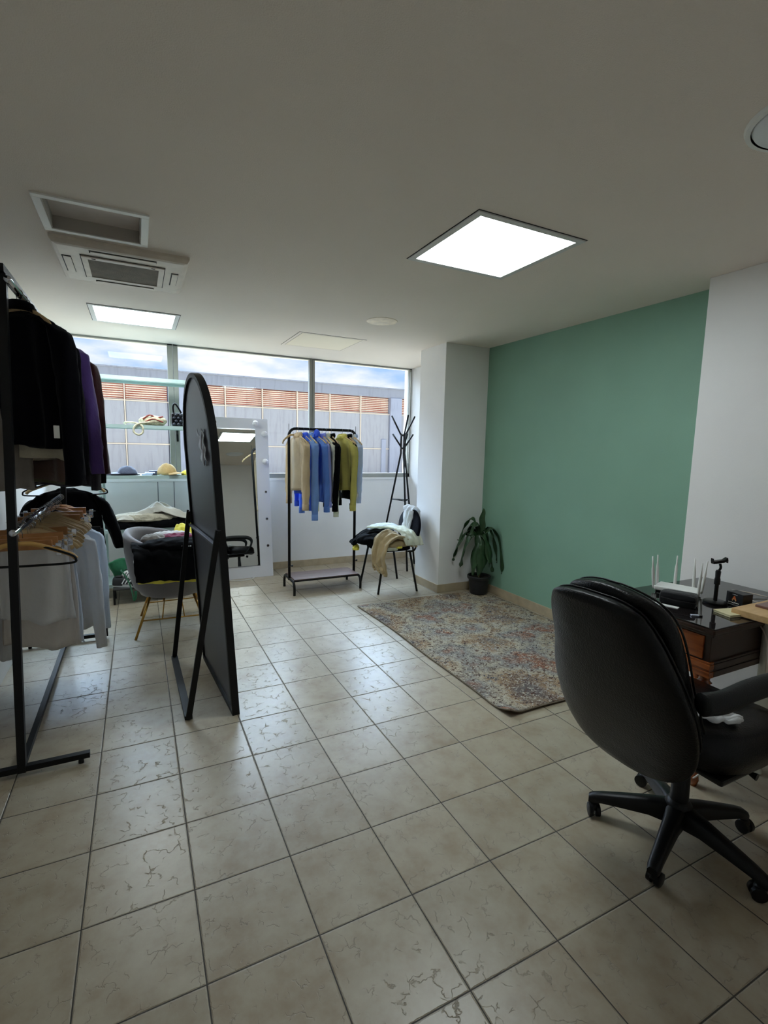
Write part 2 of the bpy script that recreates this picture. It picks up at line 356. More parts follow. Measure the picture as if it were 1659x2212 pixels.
def ellipsoid(bm, c, s, sub=3, M=None):
    t = BM(); bmesh.ops.create_icosphere(t, subdivisions=sub, radius=1)
    for v in t.verts: v.co = Vector((c[0]+v.co.x*s[0], c[1]+v.co.y*s[1], c[2]+v.co.z*s[2]))
    merge(bm, t, M)
def rootloc(p):
    v = Vector((0, 0, 0))
    while p is not None: v += p.location; p = p.parent
    return v
def obj(name, bm, m, parent=None, smooth=False, local=False, sub=0, angle=None):
    bmesh.ops.remove_doubles(bm, verts=list(bm.verts), dist=1e-6)
    bmesh.ops.recalc_face_normals(bm, faces=list(bm.faces))
    me = bpy.data.meshes.new(name); o = bpy.data.objects.new(name, me); COL.objects.link(o)
    if parent is not None:
        o.parent = parent
        if not local: bm.transform(Matrix.Translation(-rootloc(parent)))
    elif not local:
        xs = [v.co for v in bm.verts]
        c = Vector(((min(v.x for v in xs)+max(v.x for v in xs))/2, (min(v.y for v in xs)+max(v.y for v in xs))/2, min(v.z for v in xs)))
        bm.transform(Matrix.Translation(-c)); o.location = c
    bm.to_mesh(me); bm.free(); me.materials.append(m)
    if smooth:
        me.polygons.foreach_set('use_smooth', [True]*len(me.polygons))
        if angle:
            me.set_sharp_from_angle(angle=math.radians(angle))
    if sub:
        s = o.modifiers.new('sub', 'SUBSURF'); s.levels = sub; s.render_levels = sub
    return o
def thing(name, label, cat, loc, group=None, rz=0.0):
    o = bpy.data.objects.new(name, None); COL.objects.link(o); o.location = loc; o.rotation_euler = (0, 0, rz); o.empty_display_size = 0.05
    return tag(o, label, cat, group)
def tag(o, label, cat, group=None):
    o['label'] = label; o['category'] = cat
    if group: o['group'] = group
    return o
def struct(name, bm, m, parent=None, **k):
    o = obj(name, bm, m, parent, **k)
    if parent is None: o['kind'] = 'structure'
    return o
def keep_world(name, bm, m):   # structure whose material uses world metres
    me = bpy.data.meshes.new(name); bmesh.ops.recalc_face_normals(bm, faces=list(bm.faces)); bm.to_mesh(me); bm.free(); me.materials.append(m)
    o = bpy.data.objects.new(name, me); COL.objects.link(o); o['kind'] = 'structure'; return o

# ------------------------------------------------------------------ room shell
X0, X1, Y0, Y1, H = -0.93, 3.194, -1.16, 4.93, 2.55
TH = 0.12
b = BM(); box(b, X0-TH, X1+TH, Y0-TH, Y1+0.2, -0.1, 0); keep_world('floor', b, FLOORM)
# ceiling with openings for the hatch and the lamps
def slab_with_holes(bm, x0, x1, y0, y1, z0, z1, holes):
    xs = sorted({x0, x1, *[h[0] for h in holes], *[h[1] for h in holes]}); ys = sorted({y0, y1, *[h[2] for h in holes], *[h[3] for h in holes]})
    for xa, xb in zip(xs, xs[1:]):
        run = None
        for ya, yb in zip(ys, ys[1:]):
            cx, cy_ = (xa+xb)/2, (ya+yb)/2
            hole = any(h[0] < cx < h[1] and h[2] < cy_ < h[3] for h in holes)
            if not hole:
                if run is None: run = [ya, yb]
                else: run[1] = yb
            elif run: box(bm, xa, xb, run[0], run[1], z0, z1); run = None
        if run: box(bm, xa, xb, run[0], run[1], z0, z1)
PAN = [(1.27, 1.93, 0.955, 1.605), (-0.42, 0.24, 3.60, 4.19)]
HATCH = (-0.455, -0.060, 1.775, 2.12)
holes = [(p[0]+0.03, p[1]-0.03, p[2]+0.03, p[3]-0.03) for p in PAN]+[HATCH]
b = BM(); slab_with_holes(b, X0-TH, X1+TH, Y0-TH, Y1+0.2, H, H+0.05, holes); keep_world('ceiling', b, CEIL)
b = BM(); box(b, X0-TH, X0, Y0-TH, Y1+0.2, 0, H); struct('wall_left', b, WALLW)
b = BM(); box(b, X1, X1+TH, 0.90, 3.40, 0, H); struct('wall_right', b, GREEN)
b = BM(); box(b, X1, X1+TH, 3.40, Y1+0.2, 0, H); struct('wall_alcove', b, WALLW)
b = BM(); box(b, 2.99, X1+TH, Y0-TH, 0.975, 0, H, 0.004); struct('wall_near_right', b, WALLW)
b = BM(); box(b, X0-TH, X1+TH, Y0-TH, Y0, 0, H); struct('wall_back', b, WALLW)
SILL = 1.115
b = BM(); box(b, X0-TH, X1+TH, Y1, Y1+0.2, 0, SILL); struct('wall_front', b, WALLW)
b = BM(); box(b, 2.66, X1, 3.31, 3.80, 0, H, 0.004); struct('wall_pillar', b, WALLW)
# ledge under the window
b = BM(); box(b, X0, X1, Y1-0.012, Y1, SILL-0.03, SILL, 0.003); struct('trim_1', b, WALLW)
for i, x in enumerate((0.067, 0.229)):
    b = BM(); box(b, x-0.004, x+0.004, Y1-0.003, Y1, 0.1, SILL-0.03); struct('trim_%d' % (i+2), b, mat('panel_seam_%d' % i, (120, 124, 128)))
# baseboards
BH = 0.085
def bboard(name, x0, x1, y0, y1):
    b = BM(); box(b, x0, x1, y0, y1, 0, BH, 0.003); struct(name, b, BASE)
bboard('baseboard_front', X0, X1, Y1-0.012, Y1); bboard('baseboard_right', X1-0.012, X1, 0.975, 3.31)
bboard('baseboard_pillar', 2.648, X1-0.012, 3.298, 3.31); bboard('baseboard_pillar_side', 2.648, 2.66, 3.31, 3.80)
bboard('baseboard_near_right', 2.978, 2.99, Y0, 0.975)
bboard('baseboard_column', 2.99, X1-0.012, 0.975, 0.987)
# windows: three lights in one aluminium band
def window(n, x0, x1, fl_, fr_):
    b = BM(); z0, z1 = SILL, H
    box(b, x0, x1, Y1+0.01, Y1+0.07, z0, z0+0.055, 0.003); box(b, x0, x1, Y1+0.01, Y1+0.07, z1-0.018, z1, 0.002)
    box(b, x0, x0+fl_, Y1+0.01, Y1+0.07, z0, z1, 0.003); box(b, x1-fr_, x1, Y1+0.01, Y1+0.07, z0, z1, 0.003)
    o = struct('window_%d' % n, b, ALU)
    g = BM(); box(g, x0+fl_*0.8, x1-fr_*0.8, Y1+0.036, Y1+0.040, z0+0.05, z1-0.014); obj('pane', g, GLASS, o)
    return o
w1 = window(1, X0, 0.258, 0.03, 0.052); w2 = window(2, 0.262, 1.811, 0.048, 0.030); w3 = window(3, 1.815, X1, 0.032, 0.03)
b = BM(); box(b, 0.270, 0.292, Y1-0.012, Y1+0.012, 1.52, 1.66, 0.004); box(b, 0.274, 0.288, Y1-0.04, Y1-0.010, 1.60, 1.63, 0.003); obj('handle', b, BLKPL, w2)
b = BM(); tube(b, [(3.16, Y1-0.02, 2.5), (3.155, Y1-0.02, 1.3)], 0.004, 6); obj('blind_cord', b, WHITEP, w3)

# ------------------------------------------------------------------ the building across the street
bld = thing('concrete_building', 'grey flat-roofed building with rust-red louvres seen beyond the window', 'building', (3, 12, -4))
YF = 12.0
b = BM(); box(b, -14, 22, YF+0.12, YF+6, -4, 2.95); obj('wall', b, FACP, bld)
b = BM(); box(b, -14, 22, YF-0.02, YF+0.3, 2.93, 3.20, 0.01); box(b, -14, 22, YF-0.06, YF+0.3, 3.17, 3.21, 0.01); obj('parapet', b, FACP, bld)
random.seed(3)
colx = [0.60-5.89*2, 0.60-5.89, 0.60, 6.47, 12.34, 18.2]
for x in colx:
    b = BM(); box(b, x, x+0.37, YF-0.05, YF+0.14, -4, 2.93, 0.01); obj('column', b, FACC, bld)
bays = []
for x in colx[:-1]:
    for k in range(6): bays.append(x+0.37+0.917*k)
for x in bays:
    if x < -4 or x > 14: continue
    b = BM(); box(b, x+0.02, x+0.897, YF+0.10, YF+0.13, 2.47, 2.93); lv = obj('louver', b, RUST, bld)
    b = BM()
    for k in range(9):
        z = 2.492+k*0.05; t = Matrix.Translation((x+0.4585, YF+0.075, z)) @ Matrix.Rotation(math.radians(-22), 4, 'X')
        box(b, -0.43, 0.43, -0.022, 0.022, -0.0075, 0.0075, 0, t)
    obj('slat', b, SLAT, lv)
    b = BM(); box(b, x+0.02, x+0.897, YF+0.02, YF+0.12, 1.49, 2.445, 0.006); obj('facade_panel', b, FAC, bld)
    b = BM(); box(b, x+0.02, x+0.897, YF+0.02, YF+0.12, -3.5, 1.455, 0.006); obj('facade_panel', b, FAC, bld)
    b = BM(); box(b, x-0.013, x+0.013, YF+0.0, YF+0.12, -3.5, 2.93); obj('joint', b, JOINT, bld)
b = BM(); box(b, -14, 22, YF+0.01, YF+0.12, 1.458, 1.487); box(b, -14, 22, YF+0.01, YF+0.12, 2.447, 2.472); obj('rail', b, JOINT, bld)
b = BM(); box(b, 6.22, 6.36, YF-0.02, YF+0.1, -1, 1.75, 0.01); obj('pipe_cover', b, FACC, bld)
b = BM(); box(b, -20, 30, 5.4, YF+0.1, 0.15, 0.35); keep_world('floor_bounce_slab', b, mat('pale_bounce_surface', (200, 180, 150), 0.9, 0, 0.06, 1.5))  # unseen pale slab, added below the window to bounce sky light onto the ceiling

# ------------------------------------------------------------------ ceiling fittings
DIFF = mat('lit_diffuser', (238, 250, 255), 0.5, emit=PANEL_EMIT)
def panel(p, label):
    x0, x1, y0, y1 = p
    t = thing('ceiling_light_panel', label, 'ceiling light', ((x0+x1)/2, (y0+y1)/2, H), 'square ceiling light panels')
    b = BM(); e = 0.035
    for q in ((x0, x1, y0, y0+e), (x0, x1, y1-e, y1), (x0, x0+e, y0+e, y1-e), (x1-e, x1, y0+e, y1-e)): box(b, *q, H-0.007, H+0.012, 0.002)
    obj('frame', b, mat('panel_frame', (210, 210, 208), 0.5), t)
    b = BM(); box(b, x0-.005, x1+.005, y0-.005, y0, H-0.0015, H); box(b, x0-.005, x0, y0, y1, H-0.0015, H); box(b, x1, x1+.005, y0, y1, H-0.0015, H); box(b, x0-.005, x1+.005, y1, y1+.005, H-0.0015, H); obj('gap', b, DARK, t)
    b = BM(); box(b, x0+e, x1-e, y0+e, y1-e, H+0.003, H+0.010); obj('diffuser', b, DIFF, t)
    b = BM(); box(b, x0+0.034, x1-0.034, y0+0.034, y1-0.034, H+0.012, H+0.045); obj('housing', b, WHITEP, t)
panel(PAN[0], 'square lit ceiling panel nearest the green wall')
panel(PAN[1], 'square lit ceiling panel close to the window, beyond the air conditioner')
# open hatch
hx0, hx1, hy0, hy1 = HATCH
t = thing('ceiling_hatch', 'open recessed ceiling hatch with a white frame beside the air conditioner', 'hatch', ((hx0+hx1)/2, (hy0+hy1)/2, H))
b = BM(); e = 0.034
for q in ((hx0-e, hx1+e, hy0-e, hy0), (hx0-e, hx1+e, hy1, hy1+e), (hx0-e, hx0, hy0, hy1), (hx1, hx1+e, hy0, hy1)): box(b, *q, H-0.008, H+0.004, 0.002)
obj('frame', b, WHITEP, t)
b = BM()
for q in ((hx0, hx1, hy0, hy0+0.006), (hx0, hx1, hy1-0.006, hy1), (hx0, hx0+0.006, hy0, hy1), (hx1-0.006, hx1, hy0, hy1)): box(b, *q, H-0.004, H+0.10)
obj('recess_side', b, mat('recess_board', (170, 164, 156), 0.8), t)
b = BM(); box(b, hx0+.006, hx1-.006, hy0+.006, hy1-.006, H+0.055, H+0.065); obj('recess_lid', b, mat('recess_lid_board', (214, 204, 198), 0.8, 0, 0.08, 6), t)
# closed access panel
x0, x1, y0, y1 = 1.27, 1.945, 3.65, 4.315
t = thing('ceiling_access_panel', 'closed square access panel flush in the ceiling above the clothes rail', 'access panel', ((x0+x1)/2, (y0+y1)/2, H))
b = BM()
for q in ((x0, x1, y0, y0+.028), (x0, x1, y1-.028, y1), (x0, x0+.028, y0+.028, y1-.028), (x1-.028, x1, y0+.028, y1-.028)): box(b, *q, H-0.003, H)
obj('frame', b, CEIL, t)
b = BM(); box(b, x0+.033, x1-.033, y0+.033, y1-.033, H-0.003, H); obj('lid', b, mat('lid_board', (236, 226, 208), 0.8), t)
b = BM(); box(b, x0-.004, x1+.004, y0-.004, y1+.004, H-0.0012, H); obj('gap', b, DARK, t)
# air conditioner cassette
ax0, ax1, ay0, ay1 = -0.485, 0.19, 2.21, 2.87
t = thing('air_conditioner', 'yellowed square ceiling cassette air conditioner with dusty grille', 'air conditioner', ((ax0+ax1)/2, (ay0+ay1)/2, H-0.04))
b = BM()
rings = []
for s_, z in ((0.0, H), (0.0, H-0.015), (0.012, H-0.034), (0.03, H-0.038)):
    rings.append([(ax0+s_, ay0+s_, z), (ax1-s_, ay0+s_, z), (ax1-s_, ay1-s_, z), (ax0+s_, ay1-s_, z)])
loft(b, rings); obj('casing', b, ACP, t)
gx0, gx1, gy0, gy1 = -0.355, 0.065, 2.35, 2.75
b = BM()
for q in ((gx0, gx1, gy0, gy0+.04), (gx0, gx1, gy1-.03, gy1), (gx0, gx0+.03, gy0+.04, gy1-.03), (gx1-.03, gx1, gy0+.04, gy1-.03)): box(b, *q, H-0.046, H-0.036, 0.002)
g = obj('grille_frame', b, ACP, t)
b = BM(); box(b, gx0+.03, gx1-.03, gy0+.04, gy1-.03, H-0.042, H-0.037); obj('filter', b, DARKG, g)
b = BM(); box(b, gx0-.005, gx1+.005, gy0-.005, gy1+.005, H-0.040, H-0.0375); obj('gap', b, DARK, t)
for q in ((-0.45, -0.405, 2.40, 2.68), (0.105, 0.145, 2.42, 2.66), (-0.31, 0.02, 2.258, 2.290), (-0.31, 0.02, 2.795, 2.822)):
    b = BM(); box(b, q[0], q[1], q[2], q[3], H-0.0405, H-0.036); v = obj('vent_slot', b, DARK, t)
    b = BM(); box(b, q[0]+0.006, q[1]-0.002, q[2]+0.006, q[3]-0.004, H-0.043, H-0.039, 0.001); obj('flap', b, ACP, v)
for x in (gx0+0.05, gx1-0.07):
    b = BM(); box(b, x, x+0.02, gy0+0.014, gy0+0.020, H-0.048, H-0.044); obj('latch', b, DARK, t)
# round covers
DL = mat('stained_round_cover', (240, 224, 204), 0.6, 0, 0.16, 14)
b = BM(); lathe(b, [(0.0005, H-0.0045), (0.12, H-0.0045), (0.128, H-0.003), (0.13, H)], (1.755, 2.915, 0), 40); t = obj('round_ceiling_cover', b, DL, None, smooth=True, angle=40)
tag(t, 'stained round cover plate in the ceiling between the light panel and access panel', 'ceiling cover')
t2 = thing('round_ceiling_light', 'round frosted ceiling light at the right edge above the near wall', 'ceiling light', (1.80, -0.04, H))
b = BM(); lathe(b, [(0.0005, H-0.022), (0.12, H-0.020), (0.158, H-0.012), (0.165, H)], (1.80, -0.04, 0), 48); obj('diffuser', b, mat('frosted_disc', (232, 234, 238), 0.4), t2, smooth=True, angle=50)
b = BM(); lathe(b, [(0.165, H-0.012), (0.180, H-0.010), (0.184, H), (0.165, H)], (1.80, -0.04, 0), 48, False); obj('rim', b, WHITEP, t2, smooth=True, angle=50)

# ------------------------------------------------------------------ rug
def rug_f(u, v):
    x = 1.705+u*(3.13-1.705); y = 1.075+v*(3.205-1.075)
    x += 0.020*math.sin(v*3.0)*(1-u)+0.006*math.sin(v*11)
    y += 0.012*math.sin(u*5)-0.03*u*(1-v)
    z = 0.007+0.002*noise.noise(Vector((u*6, v*9, 0)))
    d = math.hypot(u*1.42, v*2.13)
    if d < 0.16: z += 0.035*(1-d/0.16)**2; x += 0.02*(1-d/0.16)**2
    if v < 0.05 and u > 0.08: z += 0.006*abs(math.sin(u*9))*(1-v/0.05)
    return (x, y, max(z, 0.0055))
t = thing('area_rug', 'faded grey and rust multicolour rug lying along the green wall', 'rug', (2.4, 2.1, 0))
b = BM(); sheet(b, rug_f, 60, 90, 0.009); obj('pile', b, RUGM, t, smooth=True)
b = BM(); tube(b, [Vector(rug_f(0, k/60))+Vector((-0.002, 0, 0)) for k in range(61)], 0.0045, 6); tube(b, [Vector(rug_f(k/40, 0))+Vector((0, -0.002, 0)) for k in range(41)], 0.0045, 6)
obj('binding', b, mat('rug_binding', (112, 100, 84), 0.9), t, smooth=True)

# ------------------------------------------------------------------ garments and hangers
def xf(loc, rz): return Matrix.Translation(loc) @ Matrix.Rotation(rz, 4, 'Z')
def hook(bm, top, down=0.06, r=0.017):
    """wire hook over a rail whose centre is at top; opens to local +y after rotation"""
    top = Vector(top); pts = []
    for k in range(11):
        a = math.radians(-40+k*23); pts.append(top+Vector((math.cos(a)*(r+0.003), 0, math.sin(a)*(r+0.003))))
    pts += [top+Vector((-0.012, 0, -0.028)), top+Vector((0, 0, -0.036)), top+Vector((0, 0, -down))]
    tube(bm, pts, 0.0017, 6)
def make_hanger(kind, loc, rz, label, group, m=None, wid=0.21, rr=0.016):
    """loc: centre of the rail under the hook; local x = along the shoulders"""
    t = thing('clothes_hanger', label, 'hanger', loc, group, rz)
    b = BM(); hook(b, (0, 0, 0), 0.062, rr); obj('hook', b, WIRE, t, smooth=True, local=True)
    b = BM()
    if kind == 'shirt':
        for s in (-1, 1):
            pts = smooth_path([(0, 0, -0.062), (s*wid*0.25, 0, -0.068), (s*wid*0.6, -0.006, -0.098), (s*wid*0.9, -0.02, -0.128), (s*wid, -0.03, -0.150)], 5)
            tube(b, pts, [0.0105]*len(pts), 8, sx=0.62)
        obj('shoulder_bar', b, m or WOODL, t, smooth=True, local=True)
    elif kind == 'clip':
        box(b, -wid*0.72, wid*0.72, -0.006, 0.006, -0.105, -0.062, 0.003); obj('wooden_bar', b, m or WOODH, t, local=True)
        c = BM(); tube(c, [(-wid*0.98, 0, -0.09), (wid*0.98, 0, -0.09)], 0.002, 6); rod = obj('rod', c, CHROME, t, smooth=True, local=True)
        for s in (-1, 1):
            c = BM(); x = s*wid*0.86
            box(c, x-0.011, x+0.011, -0.009, -0.004, -0.135, -0.078, 0.001); box(c, x-0.011, x+0.011, 0.004, 0.009, -0.135, -0.078, 0.001)
            tube(c, [(x-0.013, 0, -0.09), (x+0.013, 0, -0.09)], 0.006, 8); obj('clip', c, CHROME, rod, local=True)
    elif kind == 'plastic':
        pts = smooth_path([(0, 0, -0.060), (wid*0.5, 0, -0.090), (wid*0.95, 0, -0.128), (wid*1.05, 0, -0.150), (wid*0.93, 0, -0.168), (0, 0, -0.172), (-wid*0.93, 0, -0.168), (-wid*1.05, 0, -0.150), (-wid*0.95, 0, -0.128), (-wid*0.5, 0, -0.09), (0, 0, -0.060)], 5)
        tube(b, pts, 0.0055, 8); obj('shoulder_loop', b, m or BLKPL, t, smooth=True, local=True)
    return t
def make_garment(name, cat, label, group, loc, rz, m, length=0.62, half=0.225, sleeve=0.60, thick=0.05, seed=0, top=-0.066, flare=1.08, collar=True, cuff=True, splay=0.05, cm=None, swid=0.050):
    """loc: rail centre; the cloth hangs from the shoulders of a hanger"""
    t = thing(name, label, cat, loc, group, rz); rnd = random.Random(seed)
    rings = []; nseg = 44; ph = rnd.random()*6
    levels = [(0, 0.050, 0.35), (0.012, 0.075, 0.6), (0.03, half*0.62, 0.75), (0.055, half*0.86, 0.9), (0.085, half*0.98, 1.0)]
    k0 = len(levels)
    for k in range(1, 15):
        f = k/14; levels.append((0.085+f*(length-0.085), half*(0.97+(flare-0.97)*f**1.3), 1.0))
    for zi, (dz, hw, tf) in enumerate(levels):
        f = dz/length; r = []
        for j in range(nseg):
            a = 2*PI*j/nseg; cx = math.cos(a); sn = math.sin(a)
            x = hw*math.copysign(abs(cx)**0.75, cx)
            fold = 1+(0.18+0.50*f)*math.sin(a*7+ph+f*1.2+0.8*math.sin(f*4+ph))+(0.1+0.30*f)*math.sin(a*4-ph*2)
            y = thick*tf*math.copysign(abs(sn)**0.85, sn)*max(0.25, fold)
            z = top-dz+0.010*f*math.sin(a*3+ph)
            if dz < 0.02: z -= 0.02*max(0, -sn)
            r.append((x, y, z))
        rings.append(r)
    b = BM(); loft(b, rings); crumple(b, 0.0075, 13, seed, (1, 1, 0.35)); obj('body', b, m, t, smooth=True, local=True)
    if sleeve > 0:
        for s in (-1, 1):
            sp_ = splay*(0.7+0.6*rnd.random()); yo = (rnd.random()-0.5)*0.05; L_ = sleeve*(0.97+0.06*rnd.random())
            pts = smooth_path([(s*half*0.80, 0, top-0.062), (s*(half*0.99+0.012), 0, top-0.13), (s*(half+0.018+sp_*0.4), yo*0.5, top-0.13-(L_-0.1)*0.45), (s*(half+0.01+sp_), yo, top-0.05-L_)], 7)
            n = len(pts); rings = []
            for i, p in enumerate(pts):
                f = i/(n-1); w_ = swid*(1.15-0.35*f); d_ = swid*(0.85-0.12*f); r = []
                if f > 0.90 and cuff: w_ *= 0.82; d_ *= 0.85
                for j in range(16):
                    a = 2*PI*j/16; k = 1+0.10*math.sin(a*4+f*9+ph)
                    r.append((p.x+math.cos(a)*w_*0.72*k, p.y+math.sin(a)*d_*k, p.z+math.cos(a)*w_*0.30*(1-f)*(-s)))
                rings.append(r)
            b = BM(); loft(b, rings); crumple(b, 0.0075, 20, seed+s*2.5, (1, 1, 0.45)); sl = obj('sleeve', b, m, t, smooth=True, local=True)
            if cuff:
                p = pts[-1]; b = BM(); q = [[(p.x+math.cos(2*PI*j/16)*swid*0.56, p.y+math.sin(2*PI*j/16)*swid*0.66, p.z+z) for j in range(16)] for z in (0.052, 0.0, -0.008)]
                loft(b, q); obj('cuff', b, cm or m, sl, smooth=True, local=True)
    if collar:
        b = BM(); q = []
        for z, e in ((top-0.020, 1.15), (top+0.010, 1.0), (top+0.024, 0.92), (top+0.020, 1.08), (top-0.008, 1.28)):
            q.append([(math.cos(2*PI*j/20)*0.060*e, math.sin(2*PI*j/20)*0.036*e-0.004, z-0.010*math.sin(2*PI*j/20)) for j in range(20)])
        loft(b, q, False); obj('collar', b, cm or m, t, smooth=True, local=True)
    return t

# ---- large black double rail on the left
def lean(z): return -0.638+0.028*z
ln = thing('double_clothes_rack', 'tall black two-tier metal clothes rack at the left edge by the wall', 'clothes rack', (-0.64, 2.42, 0))
for y in (1.60, 3.25):
    b = BM(); bar(b, (lean(0.02), y, 0.02), (lean(2.16), y, 2.16), 0.032, 0.032, (0, 1, 0)); obj('upright', b, BLK, ln)
    b = BM(); bar(b, (-0.905, y, 0.036), (-0.373, y, 0.036), 0.03, 0.026); fo = obj('foot_bar', b, BLK, ln)
    for x in (-0.87, -0.41):
        b = BM(); lathe(b, [(0.012, 0), (0.012, 0.012), (0.008, 0.024)], (x, y, 0), 12); obj('foot_pad', b, BLKPL, fo)
for x in (-0.905, -0.388):
    b = BM(); bar(b, (x, 3.25, 0.03), (x, 3.25, 0.86), 0.028, 0.028, (0, 1, 0)); obj('side_post', b, BLK, ln)
b = BM(); bar(b, (-0.905, 3.25, 0.86), (-0.388, 3.25, 0.86), 0.028, 0.028); obj('end_brace', b, BLK, ln)
b = BM(); bar(b, (-0.636, 1.6, 0.045), (-0.64, 3.25, 0.045), 0.026, 0.026); obj('bottom_rail', b, BLK, ln)
b = BM(); bar(b, (-0.578, 1.56, 2.175), (-0.578, 3.28, 2.175), 0.03, 0.03); obj('top_beam', b, BLK, ln)
UR = (-0.556, 2.138); LR = (-0.612, 1.11)
b = BM(); tube(b, [(UR[0], 1.58, UR[1]), (UR[0], 3.27, UR[1])], 0.0135, 14); obj('upper_rail', b, CHROME, ln, smooth=True)
b = BM(); tube(b, [(LR[0]+0.01, 1.58, LR[1]), (LR[0]-0.012, 3.27, LR[1])], 0.0145, 14); obj('lower_rail', b, CHROME, ln, smooth=True)
b = BM(); tube(b, smooth_path([(-0.605, 3.265, 1.27), (-0.60, 3.30, 1.262), (-0.598, 3.345, 1.268), (-0.598, 3.36, 1.285)], 4), 0.007, 8); obj('end_peg', b, BLK, ln, smooth=True)
UG = 'clothes on the upper rail of the tall rack'; UH = 'hangers on the upper rail of the tall rack'
upper = [
 # y, name, cat, label, mat, length, half, sleeve, splay, hanger, swid, collar
 (1.80, 'jacket', 'jacket', 'black cropped jacket with a white tag, foremost on the upper rail', C_NAVY, 0.60, 0.185, 0.71, 0.05, 'black jacket foremost on the upper rail', 0.075),
 (1.90, 'sweater', 'sweater', 'beige fleece top whose hem shows under the foremost black jacket', C_FLC, 0.66, 0.19, 0, 0, 'beige fleece top', 0.05),
 (1.97, 'cardigan', 'cardigan', 'dark brown knit hanging lower than the beige fleece on the upper rail', C_BRN, 0.76, 0.20, 0, 0, 'dark brown knit', 0.05),
 (2.04, 'vest', 'vest', 'olive green sleeveless garment below the black jacket sleeve', C_OLV, 0.78, 0.205, 0, 0, 'olive garment', 0.05),
 (2.13, 'jacket', 'jacket', 'midnight blue long jacket right behind the foremost black one', C_NAVY, 0.68, 0.155, 0.72, 0.03, 'midnight blue jacket', 0.070),
 (2.36, 'coat', 'coat', 'purple wool coat with wide sleeve on the upper rail', C_PURP, 0.72, 0.205, 0.70, 0.14, 'purple coat', 0.072),
 (2.52, 'jacket', 'jacket', 'black jacket with pale zip edge between the purple and maroon coats', C_BLACK, 0.72, 0.185, 0.66, 0.05, 'black zip jacket', 0.060),
 (2.72, 'coat', 'coat', 'dark maroon wool coat with flared sleeve, right-most on the upper rail', C_MAR, 0.72, 0.205, 0.70, 0.13, 'maroon coat', 0.075),
 (2.90, 'coat', 'coat', 'charcoal striped coat hanging behind the maroon coat', C_CHAR, 0.86, 0.19, 0.82, 0.03, 'charcoal coat', 0.055),
 (3.05, 'coat', 'coat', 'black fur-collared coat at the window end of the upper rail', C_BLACK, 0.86, 0.19, 0.80, 0.03, 'black coat at the window end', 0.055)]
for i, (y, nm, cat, lab, m, ln_, half, slv, spl, hl, sw) in enumerate(upper):
    TW = -0.60+0.07*math.sin(i*2.1)+0.02*i
    make_garment(nm, cat, lab, UG, (UR[0], y, UR[1]), TW, m, ln_, half, slv, 0.032 if i else 0.04, i+1, splay=spl*0.6, cuff=False, swid=sw*0.85, collar=(i not in (1, 3)))
    make_hanger('shirt', (UR[0], y, UR[1]), TW, 'wooden hanger holding the %s' % hl, UH, WOODL, half*0.9, 0.014)
b = BM(); box(b, -0.441, -0.419, 1.636, 1.639, 1.512, 1.567, 0.001); t = obj('price_tag', b, WHITEP); tag(t, 'small white swing tag on the sleeve of the foremost black jacket', 'tag')
make_garment('sweater', 'sweater', 'warm grey knit top at the very left edge behind the front upright', UG, (UR[0]-0.16, 1.86, UR[1]), 0.25, C_GREY, 0.80, 0.15, 0, 0.03, 33, collar=False)
b = BM(); bar(b, (-0.335, 2.70, 1.86), (-0.322, 2.68, 1.72), 0.006, 0.012); t = obj('lanyard', b, mat('red_strap', (176, 40, 36))); tag(t, 'short red strap hanging beside the maroon coat', 'strap')

# ---- lower rail
LG = 'white clothes on the lower rail'; LH = 'hangers on the lower rail of the tall rack'
lower = [
 (2.06, C_WHT, 0.43, 0.170, 0, 'white cropped sleeveless top on the lower rail, nearest the camera'),
 (2.14, C_OFF, 0.60, 0.185, 0, 'off-white longer top directly behind the cropped white top'),
 (2.30, C_WHT2, 0.64, 0.185, 0, 'bluish white tunic with a curved hem in the middle of the lower rail'),
 (2.50, C_WHT, 0.64, 0.20, 0.74, 'sheer white long-sleeved blouse with a hanging sleeve on the lower rail'),
 (2.72, C_WHT2, 0.66, 0.225, 0.70, 'white long-sleeved shirt farthest back on the lower rail')]
for i, (y, m, ln_, half, slv, lab) in enumerate(lower):
    make_garment('shirt', 'shirt', lab, LG, (LR[0]+0.002, y, LR[1]), (-0.42 if i < 3 else -0.05)+0.05*math.sin(i*1.7+1), m, ln_, half, slv, 0.042, 40+i, top=-0.10, cuff=False, splay=0.03, swid=0.055, collar=False)
    make_hanger('shirt', (LR[0]+0.002, y, LR[1]), (-0.42 if i < 3 else -0.05)+0.05*math.sin(i*1.7+1), 'pale wooden hanger under the ' + lab.split(' on the')[0].split(' directly')[0].split(' in the')[0].split(' with')[0].split(' farthest')[0] + (' at the back' if i == 4 else ''), LH, WOODL, 0.205, 0.016)
make_garment('blouse', 'blouse', 'tan blouse showing at the left behind the white tops', LG, (LR[0]-0.085, 2.42, LR[1]), -0.1, C_TAN, 0.70, 0.14, 0, 0.035, 47, cuff=False, collar=False)
b = BM(); box(b, -0.735, -0.705, 2.13, 2.133, 0.66, 0.72); t = obj('paper_tag', b, mat('yellow_tag', (206, 196, 130))); tag(t, 'small yellowed tag between the tan blouse and the white tops', 'tag')
clips = [(1.74, 0.175, -0.05), (1.82, 0.19, 0.06), (1.95, 0.20, 0.10), (2.12, 0.20, 0.14), (2.62, 0.22, 0.12), (2.80, 0.22, 0.05), (3.02, 0.22, -0.03)]
